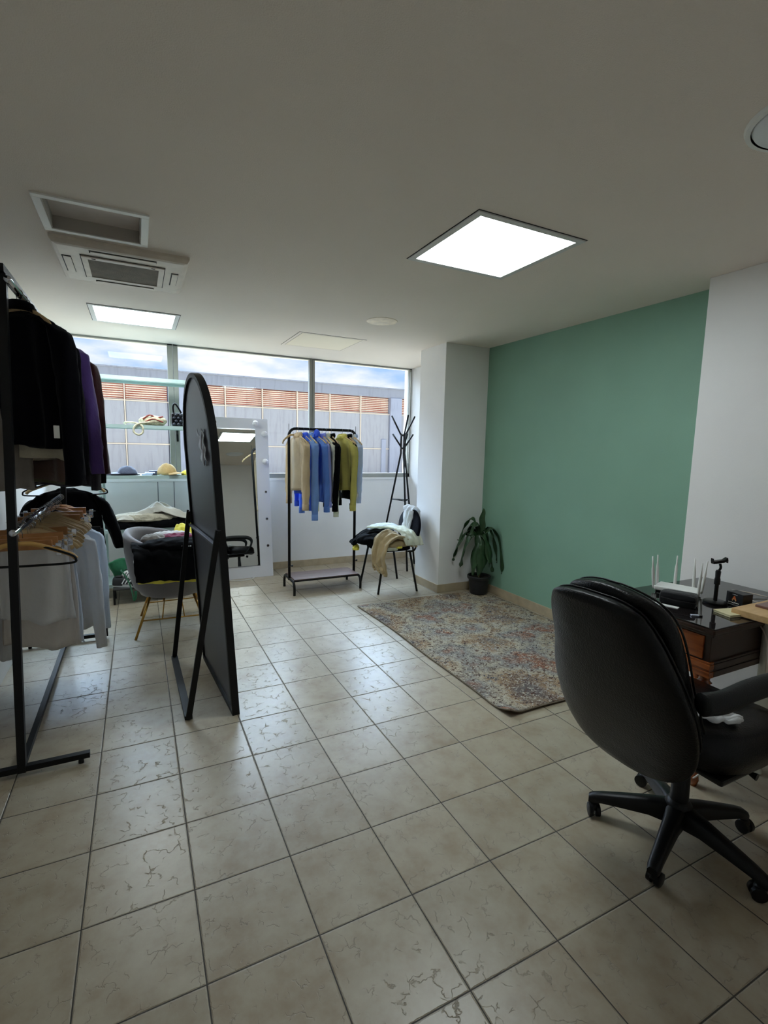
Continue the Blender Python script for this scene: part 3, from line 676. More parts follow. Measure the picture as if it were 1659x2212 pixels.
for i, (y, wd, rz) in enumerate(clips):
    make_hanger('clip', (LR[0], y, LR[1]), rz, ['wooden clip hanger nearest the front upright', 'second wooden clip hanger on the lower rail, higher than the nearest', 'wooden clip hanger in front of the first white top', 'wooden clip hanger tilted above the bluish white tunic', 'clip hanger beside the last white shirt', 'empty clip hanger between the last white shirt and the black garment', 'clip hanger at the window end of the lower rail'][i], LH, WOODH, wd, 0.016)
for i, y in enumerate((1.99, 2.02, 2.16, 2.25, 2.29, 2.40, 2.45, 2.56, 2.60, 2.66)):
    make_hanger('shirt', (LR[0], y, LR[1]), 0.06*math.sin(i*2.3), ('pale empty shirt hanger in the front bunch, tip above the cropped white top' if y < 2.2 else 'pale empty shirt hanger in the rear bunch, tip above the sheer white blouse'), LH, WOODL, 0.205+0.01*math.sin(i), 0.016)
make_hanger('shirt', (LR[0]+0.005, 1.68, LR[1]-0.002), 0.25, 'bare golden wooden hanger tilted in front of all others on the lower rail', LH, mat('golden_wood', (196, 152, 84), 0.35), 0.215, 0.016)
make_hanger('plastic', (LR[0], 1.71, LR[1]), -0.1, 'empty black plastic hanger low at the front of the lower rail', LH, BLKPL, 0.21, 0.016)
for i, y in enumerate([1.86+0.028*k for k in range(6)]):
    make_hanger('shirt' if i % 3 else 'plastic', (LR[0], 2.86+0.055*i, LR[1]), 0.05*math.sin(i*3.1), ('empty dark wooden hanger crowded at the window end of the lower rail' if i % 3 else 'empty black plastic hanger crowded at the window end of the lower rail'), LH, WOODH if i % 3 else BLKPL, 0.17, 0.016)
# black jacket on a hook at the far end
make_garment('jacket', 'jacket', 'black long-sleeved jacket on the peg at the far end of the tall rack', None, (-0.598, 3.36, 1.272), 0.12, C_BLACK, 0.50, 0.222, 0.44, 0.05, 71, top=-0.115, splay=0.085, cuff=False, swid=0.070, collar=False)
make_hanger('shirt', (-0.598, 3.36, 1.272), 0.12, 'wooden hanger with black jacket hanging at the far end of the tall rack', LH, WOODL, 0.245, 0.010)
make_hanger('plastic', (-0.598, 3.345, 1.275), 0.12, 'black plastic hanger looping out beside the black jacket at the far end', LH, BLKPL, 0.25, 0.008)

# ------------------------------------------------------------------ small rolling rail in the middle
RX0, RX1, RY, RZ = 1.247, 1.972, 3.95, 1.675
t = thing('garment_rack', 'small black tube garment rack with wooden bottom shelf below the window', 'clothes rack', (1.61, 3.95, 0))
pts = [(RX0, RY, 0.12), (RX0, RY, RZ-0.07)]+[(RX0+0.07-0.07*math.cos(a), RY, RZ-0.07+0.07*math.sin(a)) for a in [PI/2*k/7 for k in range(1, 8)]]+[(RX1-0.07+0.07*math.sin(a), RY, RZ-0.07+0.07*math.cos(a)) for a in [PI/2*k/7 for k in range(0, 8)]]+[(RX1, RY, 0.12)]
b = BM(); tube(b, pts, 0.0145, 12); obj('rail_frame', b, BLK, t, smooth=True)
for x in (RX0, RX1):
    b = BM(); pts = smooth_path([(x, 3.765, 0.0), (x, 3.765, 0.075), (x, 3.785, 0.120), (x, 3.83, 0.132), (x, 4.08, 0.132), (x, 4.125, 0.120), (x, 4.145, 0.075), (x, 4.145, 0.0)], 6)
    tube(b, pts, 0.013, 10); obj('foot', b, BLK, t, smooth=True)
    b = BM(); tube(b, [(x-0.018, RY-0.012, 0.27), (x+0.024, RY-0.012, 0.27)], 0.004, 8); lathe(b, [(0.001, -0.01), (0.010, -0.008), (0.010, 0.008), (0.001, 0.01)], (x+0.026, RY-0.012, 0.27), 10); obj('knob', b, BLK, t)
b = BM(); box(b, RX0+0.012, RX1-0.008, 3.80, 4.11, 0.142, 0.156, 0.002); obj('shelf', b, WALNUT, t)
b = BM(); bar(b, (RX0, 3.80, 0.140), (RX1, 3.80, 0.140), 0.012, 0.016); bar(b, (RX0, 4.11, 0.140), (RX1, 4.11, 0.140), 0.012, 0.016); obj('shelf_edge', b, BLK, t)
for x in (RX0, RX1):
    b = BM(); tube(b, [(x, RY, RZ-0.02), (x, RY, RZ+0.045)], 0.0025, 6); obj('end_pin', b, BLK, t)
MG = 'shirts on the small garment rack'; MH = 'hangers on the small garment rack'
mid = [
 (1.335, C_BGE, 0.56, 0.66, 'beige linen shirt, the first on the small rack', 0.052, 0.21, 0.45),
 (1.395, C_ROY, 0.60, 0.69, 'royal blue shirt whose cuffs hang below the beige shirt', 0.040, 0.19, 0.45),
 (1.455, C_DEN, 0.66, 0.76, 'light denim blue shirt, first of the blue group', 0.050, 0.22, 0.45),
 (1.525, C_CHB, 0.66, 0.71, 'bright chambray blue shirt with a raised pointed collar', 0.048, 0.21, 0.45),
 (1.592, C_LIL, 0.64, 0.68, 'periwinkle shirt squeezed between the blue and ivory shirts', 0.036, 0.20, 0.45),
 (1.632, C_IVO, 0.66, 0.74, 'ivory shirt next to the black one on the small rack', 0.044, 0.20, 0.45),
 (1.690, C_BLACK, 0.68, 0.71, 'black high-necked top beside the ivory shirt', 0.048, 0.21, 0.45),
 (1.812, C_YEL, 0.56, 0.70, 'olive yellow corduroy shirt, open at the front', 0.052, 0.21, 0.45),
 (1.880, C_BLACK, 0.66, 0.68, 'black shirt behind the olive yellow one', 0.038, 0.20, 0.45),
 (1.915, C_WHT, 0.60, 0.60, 'white striped shirt at the end of the small rack', 0.034, 0.20, 0.45),
 (1.942, C_PBL, 0.56, 0.62, 'pale blue shirt, the last on the small rack', 0.040, 0.21, 0.45)]
for i, (x, m, ln_, slv, lab, sw, half, th) in enumerate(mid):
    rz = PI/2+(0.10 if i % 2 else -0.06)+(0.16 if i in (0, 7) else 0)
    make_garment('shirt' if i not in (6,) else 'sweater', 'shirt' if i != 6 else 'sweater', lab, MG, (x, RY, RZ), rz, m, ln_, half, slv, 0.026 if i not in (0, 7) else 0.040, 80+i, splay=0.012, swid=sw)
    make_hanger('shirt', (x, RY, RZ), rz, 'wooden hanger inside the ' + lab.split(',')[0].split(' whose')[0].split(' with')[0].split(' squeezed')[0].split(' at the')[0], MH, WOODL, half*0.92, 0.013)
make_hanger('shirt', (1.292, RY, RZ), PI/2-0.95, 'bare wooden hanger sticking out at the window-side end of the small rack', MH, WOODL, 0.20, 0.013)
b = BM(); ellipsoid(b, (1.53, RY-0.03, RZ-0.055), (0.03, 0.05, 0.05), 3); crumple(b, 0.012, 22, 5); obj('hood', b, C_ROY, bpy.data.objects.get('shirt'))
# (the hood above belongs to the chambray shirt)
for o in COL.objects:
    if o.name.startswith('hood'):
        for r in COL.objects:
            if r.get('label', '').startswith('bright chambray'):
                d = o.parent.location; o.parent = None; o.data.transform(Matrix.Translation(d)); o.data.transform(Matrix.Translation(-r.location)); o.data.transform(Matrix.Rotation(-r.rotation_euler.z, 4, 'Z')); o.parent = r

# ------------------------------------------------------------------ aqua shelving by the window
SX0, SX1, SY0, SY1 = -0.455, 0.50, 4.36, 4.74
t = thing('metal_shelving_unit', 'pale aqua metal shelving unit standing before the window', 'shelving', ((SX0+SX1)/2, 4.55, 0))
for x in (SX0, SX1):
    for y in (SY0, SY1):
        b = BM(); s = 1 if x == SX0 else -1; u = 1 if y == SY0 else -1
        box(b, min(x, x+s*0.035), max(x, x+s*0.035), y-0.0015, y+0.0015, 0, 2.13); box(b, x-0.0015, x+0.0015, min(y, y+u*0.035), max(y, y+u*0.035), 0, 2.13)
        p = obj('post', b, AQUA, t)
        b = BM()
        for k in range(40): box(b, x+s*0.017-0.003, x+s*0.017+0.003, y-u*0.002-0.0008, y-u*0.002+0.0008, 0.06+k*0.051, 0.072+k*0.051)
        obj('slot_hole', b, DARK, p)
for z in (0.13, 0.665, 1.185, 1.668, 2.115):
    b = BM(); box(b, SX0, SX1, SY0, SY1, z-0.004, z); box(b, SX0, SX1, SY0-0.002, SY0, z-0.032, z); box(b, SX0, SX1, SY1, SY1+0.002, z-0.032, z)
    box(b, SX0-0.002, SX0, SY0, SY1, z-0.032, z); box(b, SX1, SX1+0.002, SY0, SY1, z-0.032, z)
    obj('shelf', b, AQUA, t)

def drape(name, label, cat, m, path, wvec, wid, seed, amp=0.012, th=0.004, group=None, nu=40, nv=26, taper=0.0, freq=10, smoothn=10, edge=0.0):
    P = smooth_path(path, smoothn); n = len(P)-1; wv = Vector(wvec).normalized()
    def f(u, v):
        i = min(int(u*n), n-1); q = P[i].lerp(P[i+1], u*n-i)
        w_ = wid*(1-taper*u)*(1+edge*noise.noise(Vector((u*4, seed, 0))))
        s = (v-0.5)*w_
        t_ = (P[i+1]-P[i]).normalized(); nn = t_.cross(wv); nn = nn.normalized() if nn.length > 1e-6 else Vector((0, 0, 1))
        if nn.z < -0.2: nn = -nn
        k = amp*(math.sin(v*freq*2+seed+2.2*noise.noise(Vector((u*2.2, v*1.5, seed))))*0.6+noise.noise(Vector((u*5, v*6, seed*1.3)))*1.1)
        return q+wv*s+nn*k
    b = BM(); sheet(b, f, nu*2, nv*2, th); crumple(b, min(0.010, amp*0.8), 15, seed, (1, 1, 0.6)); o = obj(name, b, m, None, smooth=True); return tag(o, label, cat, group)
def lump(name, label, cat, m, c, s, seed, amp=0.02, freq=9, rz=0, group=None, sub=5, flat=0.35, aniso=(1, 1, 1)):
    b = BM(); bmesh.ops.create_icosphere(b, subdivisions=sub, radius=1)
    for v in b.verts: v.co = Vector((v.co.x*s[0], v.co.y*s[1], max(v.co.z, -flat)*s[2]))
    crumple(b, amp, freq, seed, aniso)
    lo = -flat*s[2]
    for v in b.verts: v.co.z = max(v.co.z, lo)
    b.transform(Matrix.Translation((c[0], c[1], c[2]-lo)) @ Matrix.Rotation(rz, 4, 'Z'))
    o = obj(name, b, m, None, smooth=True); return tag(o, label, cat, group)
# top-but-one shelf: rope handle bag and quilted bag
t = thing('rope_bag', 'cream rope bag with red trim lying on the second shelf, handle drooping', 'bag', (-0.02, 4.45, 1.668))
b = BM(); bmesh.ops.create_icosphere(b, subdivisions=4, radius=1)
for v in b.verts: v.co = Vector((0.03+v.co.x*0.12, 4.46+v.co.y*0.10, 1.712+max(v.co.z, -0.9)*0.048))
crumple(b, 0.014, 28, 3)
for v in b.verts: v.co.z = max(v.co.z, 1.669)
obj('body', b, mat('cream_straw', (206, 194, 164), 0.9, 0, 0.25, 30, 0.8, 120), t, smooth=True)
b = BM(); tube(b, smooth_path([(0.02, 4.37, 1.70), (-0.08, 4.352, 1.685), (-0.13, 4.348, 1.655), (-0.14, 4.347, 1.60), (-0.10, 4.347, 1.575), (-0.065, 4.348, 1.60), (-0.07, 4.350, 1.66), (-0.12, 4.37, 1.685), (-0.20, 4.40, 1.69), (-0.22, 4.42, 1.682)], 6), 0.010, 8); crumple(b, 0.002, 60, 2); obj('rope_handle', b, mat('cream_rope', (214, 206, 178), 0.9, 0, 0.2, 50), t, smooth=True)
b = BM(); tube(b, smooth_path([(-0.06, 4.38, 1.725), (0.0, 4.385, 1.765), (0.06, 4.40, 1.745), (0.12, 4.385, 1.755)], 6), 0.007, 8); tube(b, smooth_path([(-0.04, 4.365, 1.70), (0.03, 4.36, 1.728), (0.12, 4.372, 1.70)], 6), 0.006, 8); obj('trim_band', b, mat('red_trim', (150, 70, 60), 0.8), t, smooth=True)
t = thing('quilted_handbag', 'small black quilted handbag on the second shelf beside the arched mirror', 'handbag', (0.28, 4.46, 1.668))
b = BM(); box(b, 0.195, 0.37, 4.40, 4.50, 1.668, 1.80, 0.022); obj('body', b, LEATHER, t, smooth=True, angle=50)
b = BM()
for i in range(4):
    for j in range(5): ellipsoid(b, (0.218+0.042*j+(0.02 if i % 2 else 0), 4.397, 1.69+0.03*i), (0.02, 0.006, 0.016), 1)
obj('quilting', b, mat('quilt_leather', (46, 50, 60), 0.25), t, smooth=True)
b = BM(); tube(b, smooth_path([(0.22, 4.45, 1.79), (0.215, 4.45, 1.86), (0.235, 4.45, 1.89), (0.27, 4.45, 1.84), (0.29, 4.45, 1.80)], 6), 0.009, 8); obj('handle', b, LEATHER, t, smooth=True)
# third shelf: caps and small things
def cap(name, label, m, m2, c, rz, s=1.0, flat=1.0):
    t = thing(name, label, 'cap', c, 'caps on the third shelf', rz)
    b = BM(); rings = []
    for k in range(9):
        a = PI/2*k/8; r = math.cos(a)*0.088*s; z = 0.008+math.sin(a)*0.105*s*flat*(1 if k < 8 else 0.98)
        rings.append([(math.cos(2*PI*j/28)*max(r, 0.001)*1.05, math.sin(2*PI*j/28)*max(r, 0.001)*0.92, z) for j in range(28)])
    loft(b, rings); crumple(b, 0.006*(2.2-flat), 20, s*7+rz); obj('crown', b, m, t, smooth=True, local=True)
    b = BM()
    def f(u, v):
        a = (u-0.5)*2.1; r = 0.078*s+v*0.075*s*math.cos(a)**0.5
        return (math.cos(a)*r*1.05, math.sin(a)*r, 0.018+0.012*math.cos(a*1.4)-v*0.012)
    sheet(b, f, 16, 6, 0.004); obj('brim', b, m2, t, smooth=True, local=True)
    b = BM(); ellipsoid(b, (0, 0, 0.010+0.105*s*flat), (0.008, 0.008, 0.005), 2); obj('button', b, m2, t, local=True)
cap('baseball_cap', 'slouched slate grey cap on the third shelf', cloth('slate_cap', (92, 98, 118)), cloth('slate_brim', (130, 132, 146)), (-0.215, 4.47, 1.185), PI-0.2, 0.95, 0.78)
cap('baseball_cap', 'tan baseball cap beside the arched mirror on the third shelf', cloth('tan_cap', (196, 168, 116)), cloth('tan_brim', (190, 160, 108)), (0.140, 4.47, 1.185), -0.45, 1.0, 1.0)
lump('folded_scarf', 'crumpled yellow cloth right of the tan cap', 'cloth', C_LEM, (0.345, 4.46, 1.186), (0.07, 0.06, 0.035), 3, 0.008, 24)
lump('folded_shirt', 'thin dark navy folded cloth under the grey cap', 'folded cloth', C_NAVY, (-0.26, 4.43, 1.186), (0.16, 0.06, 0.012), 4, 0.003, 18)
b = BM(); box(b, -0.09, 0.01, 4.40, 4.48, 1.186, 1.20, 0.003); box(b, -0.06, 0.03, 4.42, 4.49, 1.20, 1.212, 0.003); t = obj('small_box', b, mat('light_blue_card', (196, 210, 236))); tag(t, 'flat pale blue box between the two caps', 'box')
b = BM(); box(b, -0.02, 0.075, 4.50, 4.56, 1.186, 1.225, 0.003); t = obj('card_box', b, mat('dark_blue_card', (86, 92, 112))); tag(t, 'low slate box behind the pale blue box', 'box')
b = BM(); box(b, 0.0, 0.05, 4.38, 4.42, 1.186, 1.192, 0.002); t = obj('coin_purse', b, C_NAVY); tag(t, 'tiny dark flat purse by the tan cap', 'purse')
# fourth shelf: heaps
GP = 'folded clothes on the fourth shelf'
b = BM()
def heap(u, v):
    x = -0.37+0.70*u; hgt = 0.055+0.145*math.exp(-((u-0.62)/0.24)**2)+0.03*math.exp(-((u-0.12)/0.1)**2)
    k = noise.noise(Vector((u*5, v*3, 2.0)))*0.035+abs(noise.noise(Vector((u*9+v*3, v*4, 5.0))))*-0.045+0.012*math.sin(u*30+v*9)*math.sin(v*PI)
    return (x+0.02*math.sin(v*9+u*6), 4.385+0.20*v-0.03*math.sin(u*9), 0.715+hgt*math.sin(min(1.0, v*0.75+0.12)*PI)**0.6+k*math.sin(min(1, v+0.1)*PI*0.9))
sheet(b, heap, 90, 40, 0.006); o = obj('folded_trousers', b, mat('offwhite_cotton', (196, 192, 180), 0.9, 0, 0.05, 8, 0.3, 40), None, smooth=True)
tag(o, 'long off-white trousers heaped along the fourth shelf', 'trousers', GP)
lump('folded_sweater', 'pale folded top under the off-white trousers on the fourth shelf', 'sweater', C_FLC, (-0.05, 4.50, 0.735), (0.33, 0.14, 0.055), 8, 0.018, 12, group=GP, aniso=(1, 2, 2))
lump('folded_trousers', 'black trousers folded flat on the left half of the fourth shelf', 'trousers', C_BLACK, (-0.27, 4.46, 0.668), (0.16, 0.12, 0.055), 6, 0.014, 14, group=GP)
lump('folded_trousers', 'black trousers folded flat toward the arched mirror on the fourth shelf', 'trousers', C_BLACK, (0.14, 4.47, 0.668), (0.30, 0.13, 0.070), 7, 0.014, 14, group=GP)

# ------------------------------------------------------------------ shoe rack on the floor, shoes and green bag
t = thing('shoe_rack', 'low black metal shoe rack below the shelving unit', 'shoe rack', (-0.12, 4.25, 0))
b = BM()
for x in (-0.36, 0.22):
    for y in (4.12, 4.33):
        b = BM(); bar(b, (x, y, 0), (x, y, 0.145), 0.018, 0.018, (0, 1, 0)); obj('leg', b, BLK, t)
b = BM(); box(b, -0.37, 0.23, 4.11, 4.34, 0.135, 0.145, 0.002); obj('shelf', b, mat('dark_grey_board', (44, 42, 42)), t)
def shoe(label, c, rz, dark):
    t = thing('sneaker', label, 'shoe', c, 'sneakers on the shoe rack', rz)
    W_, K = mat('shoe_white', (226, 226, 222), 0.5), mat('shoe_black', (24, 24, 26), 0.5)
    prof = [(-0.135, 0.028, 0.075), (-0.12, 0.036, 0.088), (-0.07, 0.038, 0.085), (-0.02, 0.037, 0.075), (0.03, 0.040, 0.060), (0.08, 0.043, 0.045), (0.12, 0.036, 0.038), (0.14, 0.018, 0.030)]
    rings = [[(x, math.cos(a)*hw, 0.022+max(0, math.sin(a))**0.7*(hh-0.015)) for a in [PI*k/12 for k in range(13)]]+[(x, -hw, 0.015), (x, hw, 0.015)] for x, hw, hh in prof]
    b = BM(); loft(b, rings); up = obj('upper', b, K if dark else W_, t, smooth=True, local=True, angle=60)
    out = [(-0.142+0.0, 0.0)]; pts = []
    for k in range(28):
        a = 2*PI*k/28; pts.append((math.cos(a)*0.147, math.sin(a)*(0.041+0.006*math.cos(a))))
    b = BM(); poly_prism(b, pts, 0.026); obj('sole', b, W_, t, local=True)
    for s in (-1, 1):
        for k in range(3):
            b = BM(); x = -0.045+k*0.028; bar(b, (x, s*0.041, 0.032), (x+0.022, s*0.026, 0.078-0.006*k), 0.010, 0.003, (0, s, 0.4)); obj('stripe', b, W_ if dark else K, up, local=True)
    b = BM()
    for k in range(5): x = 0.0+k*0.018; tube(b, [(x, -0.020, 0.085-0.007*k), (x+0.006, 0, 0.093-0.007*k), (x, 0.020, 0.085-0.007*k)], 0.003, 6)
    obj('laces', b, W_, up, smooth=True, local=True)
    b = BM(); ellipsoid(b, (-0.085, 0, 0.094), (0.038, 0.024, 0.012), 2); obj('opening', b, K, up, smooth=True, local=True)
shoe('white sneaker with black side stripes leaning on the shoe rack', (-0.22, 4.255, 0.190), -0.9, False)
shoe('black sneaker with white laces at the front of the shoe rack', (-0.24, 4.20, 0.146), -0.35, True)
shoe('black sneaker with white stripes behind the white sneaker', (-0.08, 4.26, 0.146), -0.6, True)
t = thing('canvas_bag', 'green canvas bag slumped behind the sneakers, strap hanging down', 'bag', (-0.28, 4.31, 0.146))
b = BM(); sheet(b, lambda u, v: (-0.38+0.26*u+0.02*math.sin(v*5), 4.31+0.012*math.sin(u*9+v*4), 0.15+0.26*v*(0.82+0.18*math.sin(u*PI))-0.03*u*v), 20, 16, 0.02); crumple(b, 0.006, 20, 1); obj('body', b, C_GRN, t, smooth=True)
b = BM(); P = smooth_path([(-0.30, 4.22, 0.30), (-0.25, 4.13, 0.24), (-0.22, 4.10, 0.15), (-0.205, 4.095, 0.07), (-0.20, 4.09, 0.035), (-0.185, 4.09, 0.06), (-0.18, 4.095, 0.12)], 6)
tube(b, P, 0.012, 8, sx=0.3); obj('strap', b, C_GRN, t, smooth=True)

# ------------------------------------------------------------------ grey tub chair with brass legs
TCX, TCY = 0.10, 3.42
t = thing('tub_armchair', 'grey velvet tub armchair on thin brass legs beside the arched mirror', 'chair', (TCX, TCY, 0))
BACKD = math.radians(158)     # direction the backrest points to
def tub(a, f, out):
    """a angle, f 0..1 height"""
    d = (a-BACKD+PI) % (2*PI)-PI; k = max(0.0, math.cos(d/2)); hgt = 0.56+0.245*k**1.6
    z0 = 0.285; z = z0+(hgt-z0)*f
    r = 0.262+0.082*f**0.8+(0.018*math.sin(f*PI))
    if not out: r -= 0.055+0.02*(1-f)
    if f < 0.06: r *= 0.90
    return Vector((TCX+math.cos(a)*r*1.02, TCY+math.sin(a)*r*0.98, z))
ns = 48; rings = []
FS = [0, 0.05, 0.12, 0.25, 0.4, 0.55, 0.7, 0.84, 0.94]
for f in FS: rings.append([tub(2*PI*k/ns, f, True) for k in range(ns)])
top = []
for k in range(ns):
    a = 2*PI*k/ns; top.append((tub(a, 0.985, True)*0.75+tub(a, 0.985, False)*0.25+Vector((0, 0, 0.008)), tub(a, 0.985, True)*0.25+tub(a, 0.985, False)*0.75+Vector((0, 0, 0.008))))
rings.append([q[0] for q in top]); rings.append([q[1] for q in top])
for f in FS[::-1][:6]: rings.append([tub(2*PI*k/ns, f, False) for k in range(ns)])
b = BM(); loft(b, rings); obj('shell', b, GREYV, t, smooth=True)
b = BM(); lathe(b, [(0.001, 0.44), (0.20, 0.44), (0.235, 0.46), (0.24, 0.49), (0.215, 0.515), (0.001, 0.53)], (TCX, TCY, 0), 40); obj('seat_cushion', b, GREYV, t, smooth=True)
legs = [((-0.185, 3.123), (-0.06, 3.28)), ((-0.143, 3.708), (-0.04, 3.58)), ((0.345, 3.10), (0.24, 3.26)), ((0.36, 3.72), (0.25, 3.58))]
for (fx, fy), (tx, ty) in legs:
    b = BM(); tube(b, [(fx, fy, 0), (tx, ty, 0.315)], 0.0095, 10); obj('leg', b, GOLD, t, smooth=True)
def on_leg(i, z): (fx, fy), (tx, ty) = legs[i]; k = z/0.315; return Vector((fx+(tx-fx)*k, fy+(ty-fy)*k, z))
b = BM()
for i, j in ((0, 2), (1, 3), (0, 1), (2, 3)): tube(b, [on_leg(i, 0.125), on_leg(j, 0.125)], 0.0055, 8)
for i, j in ((0, 2), (1, 3)): 
    tube(b, [on_leg(i, 0.30), on_leg(j, 0.30)], 0.0055, 8)
    for k in (0.33, 0.7): tube(b, [on_leg(i, 0.125).lerp(on_leg(j, 0.125), k), on_leg(i, 0.30).lerp(on_leg(j, 0.30), k)], 0.0045, 8)
obj('stretcher', b, GOLD, t, smooth=True)
CG = 'clothes piled on the tub armchair'
drape('trousers', 'lemon yellow garment whose edge peeks out along the tub chair side', 'cloth', C_LEM, [(0.10, 3.42, 0.66), (0.12, 3.22, 0.655), (0.13, 3.10, 0.635), (0.13, 3.045, 0.57), (0.13, 3.035, 0.50), (0.13, 3.04, 0.448)], (1, 0.0, -0.05), 0.56, 4.4, 0.012, 0.010, CG, freq=8)
drape('trousers', 'black trousers draped over the near side of the tub armchair', 'trousers', C_BLACK, [(0.14, 3.62, 0.64), (0.12, 3.40, 0.70), (0.11, 3.20, 0.715), (0.115, 3.07, 0.69), (0.12, 3.01, 0.63), (0.13, 3.00, 0.56), (0.14, 3.01, 0.475)], (1, 0.0, -0.03), 0.60, 1.7, 0.018, 0.018, CG, freq=7, edge=0.12)
lump('t_shirt', 'black t-shirt with tiny white lettering on top of the tub chair pile', 't-shirt', C_BLACK, (0.12, 3.16, 0.70), (0.27, 0.12, 0.05), 12, 0.016, 12, group=CG)
lump('scarf', 'wine red cloth on the tub chair pile', 'scarf', C_WINE, (0.14, 3.30, 0.725), (0.16, 0.07, 0.040), 13, 0.014, 18, group=CG)
lump('scarf', 'small white cloth beside the wine red one on the tub chair', 'scarf', C_WHT, (0.10, 3.39, 0.745), (0.15, 0.05, 0.03), 14, 0.012, 22, group=CG)
drape('t_shirt', 'lemon yellow top leaning against the back of the tub chair', 't-shirt', C_LEM, [(0.20, 3.38, 0.70), (0.22, 3.44, 0.75), (0.24, 3.50, 0.80), (0.26, 3.55, 0.82)], (1, -0.2, 0.1), 0.20, 3.1, 0.010, 0.006, CG)
lump('cardigan', 'grey beige knit tucked behind the black pile on the tub chair', 'cardigan', C_GREY, (-0.03, 3.26, 0.735), (0.09, 0.07, 0.04), 15, 0.012, 22, group=CG)
b = BM()
rnd = random.Random(4)
for k in range(15):
    if k in (6, 10): continue
    x = 0.155+k*0.0125; box(b, x, x+0.007, 3.036, 3.040, 0.722-0.0006*k, 0.722+0.010*rnd.uniform(0.6, 1)-0.0006*k)
tsh = [o for o in COL.objects if o.get('label', '').startswith('black t-shirt with tiny')][0]
obj('lettering', b, C_WHT, tsh)
lump('tissue', 'white crumpled tissue at the corner of the black pile on the tub chair', 'tissue', C_WHT, (-0.155, 3.035, 0.62), (0.018, 0.018, 0.022), 16, 0.006, 50)

# ------------------------------------------------------------------ arched standing mirror, seen from behind
MY0, MY1, MHT = 1.725, 2.590, 1.905
def mframe():
    """local: x across (y world), y up the leaning frame, z = front (+x world)"""
    base = Vector((0.322, MY0, 0.0)); basef = Vector((0.262, MY1, 0.0)); ax = (basef-base).normalized()
    wd = (basef-base).length
    upv = Vector((-0.107, 0, MHT)).normalized(); upv = (upv-ax*upv.dot(ax)).normalized(); nz_ = ax.cross(upv).normalized()
    m = Matrix((ax, upv, nz_)).transposed().to_4x4(); m.translation = base; return m, wd
MM, MW = mframe()
def arch(w0, w1, z0, hgt, n=26):
    r = (w1-w0)/2; cx = (w0+w1)/2; zc = hgt-r
    return [(w0, z0), (w1, z0)]+[(cx+r*math.cos(PI*k/n), zc+r*math.sin(PI*k/n)) for k in range(n+1)]
t = thing('standing_mirror', 'tall arched floor mirror in a black frame, seen from its grey back', 'mirror', (0.27, 2.15, 0))
e = 0.026
b = BM(); ring_prism(b, arch(0, MW, 0, MHT), arch(e, MW-e, e, MHT-e), 0.040, MM @ Matrix.Translation((0, 0, -0.02))); obj('frame', b, BLK, t, smooth=True, angle=30)
b = BM(); poly_prism(b, arch(e*0.8, MW-e*0.8, e*0.8, MHT-e*0.8), 0.006, MM @ Matrix.Translation((0, 0, -0.004 if False else -0.008))); obj('backing_board', b, BACKMDF, t)
b = BM(); poly_prism(b, arch(e*0.8, MW-e*0.8, e*0.8, MHT-e*0.8), 0.004, MM @ Matrix.Translation((0, 0, 0.012))); obj('mirror_glass', b, MIRROR, t)
# which side is the back: the legs stand at smaller x
SGN = -1 if (MM.to_3x3() @ Vector((0, 0, 1))).x > 0 else 1
def MP(x, y, z): return MM @ Vector((x, y, z*SGN))
b = BM(); bar(b, MP(0.02, 0.965, 0.026), MP(MW-0.02, 0.965, 0.026), 0.022, 0.014); obj('cross_bar', b, mat('grey_metal', (96, 98, 106), 0.3, 0.7), t)
lt = [(MP(-0.018, 1.06, 0.02), Vector((0.078, 1.775, 0.016))), (MP(MW+0.018, 1.06, 0.02), Vector((0.060, 2.640, 0.016)))]
for p_, q_ in lt:
    b = BM(); bar(b, p_, q_, 0.030, 0.022, (0, 1, 0)); obj('stand_leg', b, BLK, t)
b = BM(); bar(b, lt[0][1], lt[1][1], 0.040, 0.022); obj('floor_bar', b, BLK, t)
for x in (-0.006, MW+0.006):
    b = BM(); tube(b, [MP(x-0.03, 1.05, 0.02), MP(x+0.03, 1.05, 0.02)], 0.008, 10); obj('pivot_bolt', b, BLK, t)
b = BM(); sheet(b, lambda u, v: MP(0.14+0.16*u+0.05*v, 1.40+0.17*v+0.02*math.sin(u*8), 0.012+0.010*abs(math.sin(u*5+v*7))), 16, 12, 0.002)
obj('torn_film', b, mat('clear_film', (190, 190, 196), 0.3), t, smooth=True)

# ------------------------------------------------------------------ white vanity mirror with bulbs
VT = math.radians(7.2); VM = Matrix.Translation((0.50, 4.615, 0.0)) @ Matrix.Rotation(math.radians(0.5), 4, 'Z') @ Matrix.Rotation(-VT, 4, 'X')
VW, VH = 0.745, 1.815
t = thing('vanity_mirror', 'white framed hollywood mirror with round bulbs leaning at the window wall', 'mirror', (0.87, 4.62, 0))
WFR = mat('white_lacquer_frame', (222, 222, 228), 0.35, 0, 0.02, 4)
b = BM()
for q in ((0, VW, 0, 0.135), (0, VW, VH-0.125, VH), (0, 0.14, 0.135, VH-0.125), (VW-0.145, VW, 0.135, VH-0.125)): box(b, q[0], q[1], 0, 0.05, q[2], q[3], 0.0, VM)
obj('frame', b, WFR, t)
b = BM(); box(b, 0.138, VW-0.143, 0.006, 0.012, 0.133, VH-0.123, 0, VM); obj('mirror_glass', b, MIRROR, t)
b = BM(); box(b, 0.14, VW-0.145, -0.003, 0.010, 0.130, 0.138, 0, VM); obj('glass_trim', b, CHROME, t); b = BM(); box(b, 0.14, VW-0.145, -0.003, 0.010, VH-0.128, VH-0.118, 0, VM); obj('glass_trim', b, CHROME, t)
BULB = mat('frosted_bulb', (236, 234, 236), 0.35)
